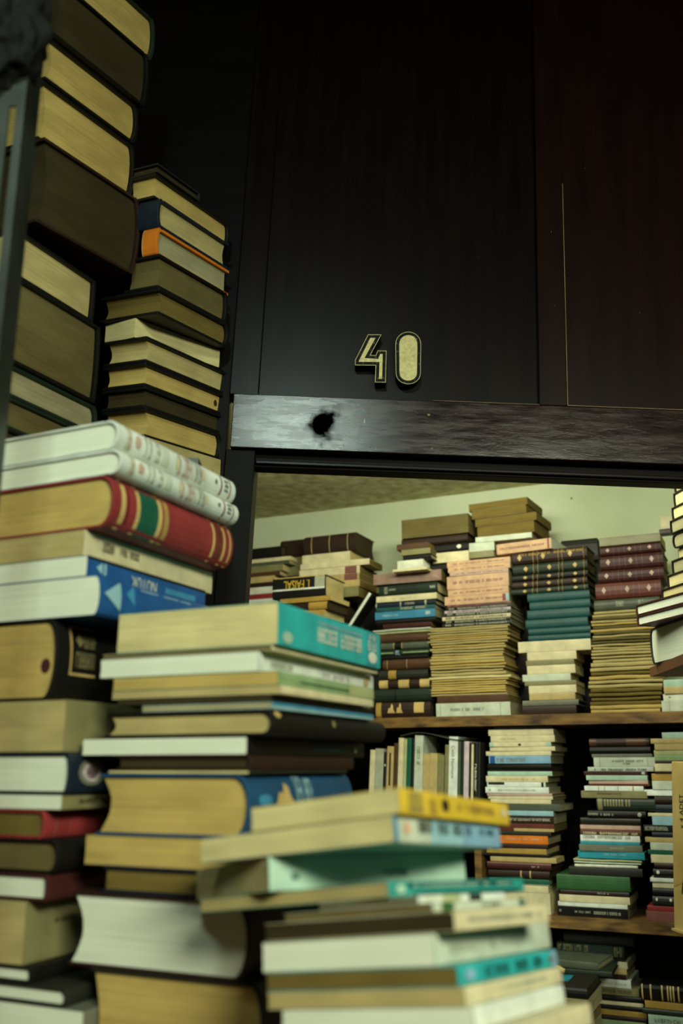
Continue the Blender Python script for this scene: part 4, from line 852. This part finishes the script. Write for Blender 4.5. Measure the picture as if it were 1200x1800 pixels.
V4 = [
 (1163, XE, 1286, 'S', 'mint', 'dim', 'mint paperback on top', {}), (1143, XE, 1297, 'S', 'tan', 'tan', 'fanned tan booklet', {}), (1150, XE, 1306, 'S', 'tan', 'tan', 'tan paperback', {}), (1149, XE, 1318, 'S', 'lime', 'dim', 'thin lime paperback', {}), (1150, XE, 1327, 'S', 'stripe', 'dim', 'green grey paperback', {}), (1152, XE, 1337, 'F', 'dkbrown', 'dark', 'thin dark hardback', {}),
 (1150, XE, 1342, 'S', 'cream', 'dim', 'cream paperback with label', {}), (1151, XE, 1356, 'F', 'dkbrown', 'dark', 'dark brown hardback', {}), (1145, XE, 1360, 'S', 'ochre', 'tan', 'ochre paperback', {}), (1146, XE, 1373, 'S', 'pale', 'dim', 'pale striped paperback', {}), (1132, XE, 1389, 'S', 'bwhite', 'dim', 'bright white paperback', {}),
 (1150, XE, 1400, 'H', 'dkbrown', 'dark', 'brown hardback', {}), (1150, XE, 1415, 'H', 'navy', 'dark', 'navy hardback', {}), (1139, XE, 1431, 'S', 'cream', 'dim', 'thin cream booklet', {}), (1146, XE, 1437, 'S', 'sky', 'dim', 'pale blue paperback', {}), (1131, XE, 1453, 'S', 'black', 'dim', 'black speckled paperback', dict(deco=[('marks', 20, .02, .6, .2, .8, 'ltgrey')])), (1146, XE, 1465, 'H', 'navy', 'dark', 'second navy hardback', {}),
 (1134, XE, 1475, 'S', 'tan', 'tan', 'curled tan booklet', {}), (1143, XE, 1484, 'S', 'pale', 'dim', 'pale grey paperback', {}), (1139, XE, 1498, 'S', 'kelly', 'dim', 'thin green paperback', {}), (1144, XE, 1506, 'S', 'cream', 'dim', 'cream paperback', {}), (1150, XE, 1521, 'H', 'dkbrown', 'dark', 'brown black hardback', {}), (1148, XE, 1531, 'H', 'black', 'dark', 'black hardback with white dot', dict(deco=[('poly', DISC, .05, .10, .4, .8, 'white')])),
 (1143, XE, 1548, 'S', 'bwhite', 'dim', 'thin white paperback', {}), (1147, XE, 1555, 'S', 'cream', 'dim', 'pale cream paperback', {}), (1147, XE, 1566, 'H', 'black', 'dark', 'black hardback', {}), (1147, XE, 1580, 'H', 'char', 'dark', 'charcoal hardback with white studs', dict(deco=[('poly', DISC, .05, .08, .5, .8, 'white'), ('poly', DISC, .26, .30, .5, .8, 'white')])), (1138, XE, 1599, 'S', 'red', 'brown', 'red paperback', {}), (1136, XE, 1608, 'S', 'rose', 'brown', 'dusky red paperback', {})]
BK('in the stack behind the cardboard box', .012).run(V4, base=Z_LO)

# ---------------------------------------------------------------- the dark bottom shelf
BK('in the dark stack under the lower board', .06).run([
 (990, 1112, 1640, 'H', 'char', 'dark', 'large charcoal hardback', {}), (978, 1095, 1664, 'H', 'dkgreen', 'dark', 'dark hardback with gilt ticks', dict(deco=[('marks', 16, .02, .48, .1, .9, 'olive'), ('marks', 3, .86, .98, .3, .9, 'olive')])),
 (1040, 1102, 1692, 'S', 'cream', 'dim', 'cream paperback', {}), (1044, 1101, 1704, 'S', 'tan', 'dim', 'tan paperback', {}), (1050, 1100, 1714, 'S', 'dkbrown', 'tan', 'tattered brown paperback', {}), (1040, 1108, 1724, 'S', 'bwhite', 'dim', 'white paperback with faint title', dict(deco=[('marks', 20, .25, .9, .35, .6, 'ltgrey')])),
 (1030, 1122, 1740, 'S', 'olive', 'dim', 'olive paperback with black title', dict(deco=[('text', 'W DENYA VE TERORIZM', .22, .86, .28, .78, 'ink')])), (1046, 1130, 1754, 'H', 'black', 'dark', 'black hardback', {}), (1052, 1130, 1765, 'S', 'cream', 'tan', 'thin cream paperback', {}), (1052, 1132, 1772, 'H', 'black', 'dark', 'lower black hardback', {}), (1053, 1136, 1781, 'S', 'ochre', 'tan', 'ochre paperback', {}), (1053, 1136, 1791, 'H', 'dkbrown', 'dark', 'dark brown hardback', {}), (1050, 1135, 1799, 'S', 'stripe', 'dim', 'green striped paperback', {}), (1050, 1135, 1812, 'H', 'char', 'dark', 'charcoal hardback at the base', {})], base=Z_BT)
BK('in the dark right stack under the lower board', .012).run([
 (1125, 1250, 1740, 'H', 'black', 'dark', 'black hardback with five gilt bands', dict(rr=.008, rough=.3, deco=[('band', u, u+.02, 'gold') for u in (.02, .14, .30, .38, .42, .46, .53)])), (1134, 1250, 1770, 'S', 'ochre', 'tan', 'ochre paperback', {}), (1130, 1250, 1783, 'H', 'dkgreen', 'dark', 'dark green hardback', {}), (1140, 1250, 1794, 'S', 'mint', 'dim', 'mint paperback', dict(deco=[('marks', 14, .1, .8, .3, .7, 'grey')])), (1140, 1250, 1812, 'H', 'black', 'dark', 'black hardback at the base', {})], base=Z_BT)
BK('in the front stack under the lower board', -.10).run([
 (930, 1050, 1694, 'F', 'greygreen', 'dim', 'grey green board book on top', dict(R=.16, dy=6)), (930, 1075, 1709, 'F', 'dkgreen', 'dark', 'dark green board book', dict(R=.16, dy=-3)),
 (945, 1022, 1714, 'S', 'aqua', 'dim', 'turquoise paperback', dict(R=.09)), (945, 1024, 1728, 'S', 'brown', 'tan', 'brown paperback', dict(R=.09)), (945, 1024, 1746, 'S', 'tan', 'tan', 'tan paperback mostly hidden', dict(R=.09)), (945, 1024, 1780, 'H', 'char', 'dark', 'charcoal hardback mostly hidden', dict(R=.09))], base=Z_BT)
BK('in the pale page ended stack at the bottom', -.28).run([
 (990, 1031, 1738, 'H', 'black', 'dark', 'dark volume over pale ones', dict(R=1057, ry=1725)), (990, 1032, 1758, 'S', 'olive', 'dim', 'pale olive paperback', dict(R=1058, ry=1745)), (990, 1032, 1772, 'S', 'pale', 'dim', 'pale paperback', dict(R=1058, ry=1757)), (990, 1033, 1790, 'S', 'brown', 'brown', 'brown booklet', dict(R=1056, ry=1770)), (990, 1033, 1806, 'S', 'olive', 'dim', 'thick pale olive paperback', dict(R=1057, ry=1785)), (990, 1033, 1850, 'S', 'tan', 'dim', 'tan paperback at the base', dict(R=1057, ry=1800))], base=Z_BT)
# rolled paper
bm = bmesh.new(); p0 = hit(992, 1707, OB-SB*.125, SB)
ring = [(.0055*math.cos(k), .0055*math.sin(k)) for k in [j*math.pi/8 for j in range(16)]]; ring2 = [(x*.7, z*.7) for x, z in ring]
A_ = [[bm.verts.new((x, y, z)) for x, z in rg] for y in (0, .09) for rg in (ring, ring2)]
for i in range(16):
    j = (i+1) % 16
    for a, c in ((A_[0], A_[1]), (A_[2], A_[3]), (A_[0], A_[2]), (A_[1], A_[3])): bm.faces.new((a[i], a[j], c[j], c[i]))
o = link('paper_roll', bm, pages_mat('tan')); o.location = p0; o.rotation_euler = (math.radians(20), 0, math.radians(62))
tag(o, 'small rolled tan paper poking out under the grey green board', 'paper')
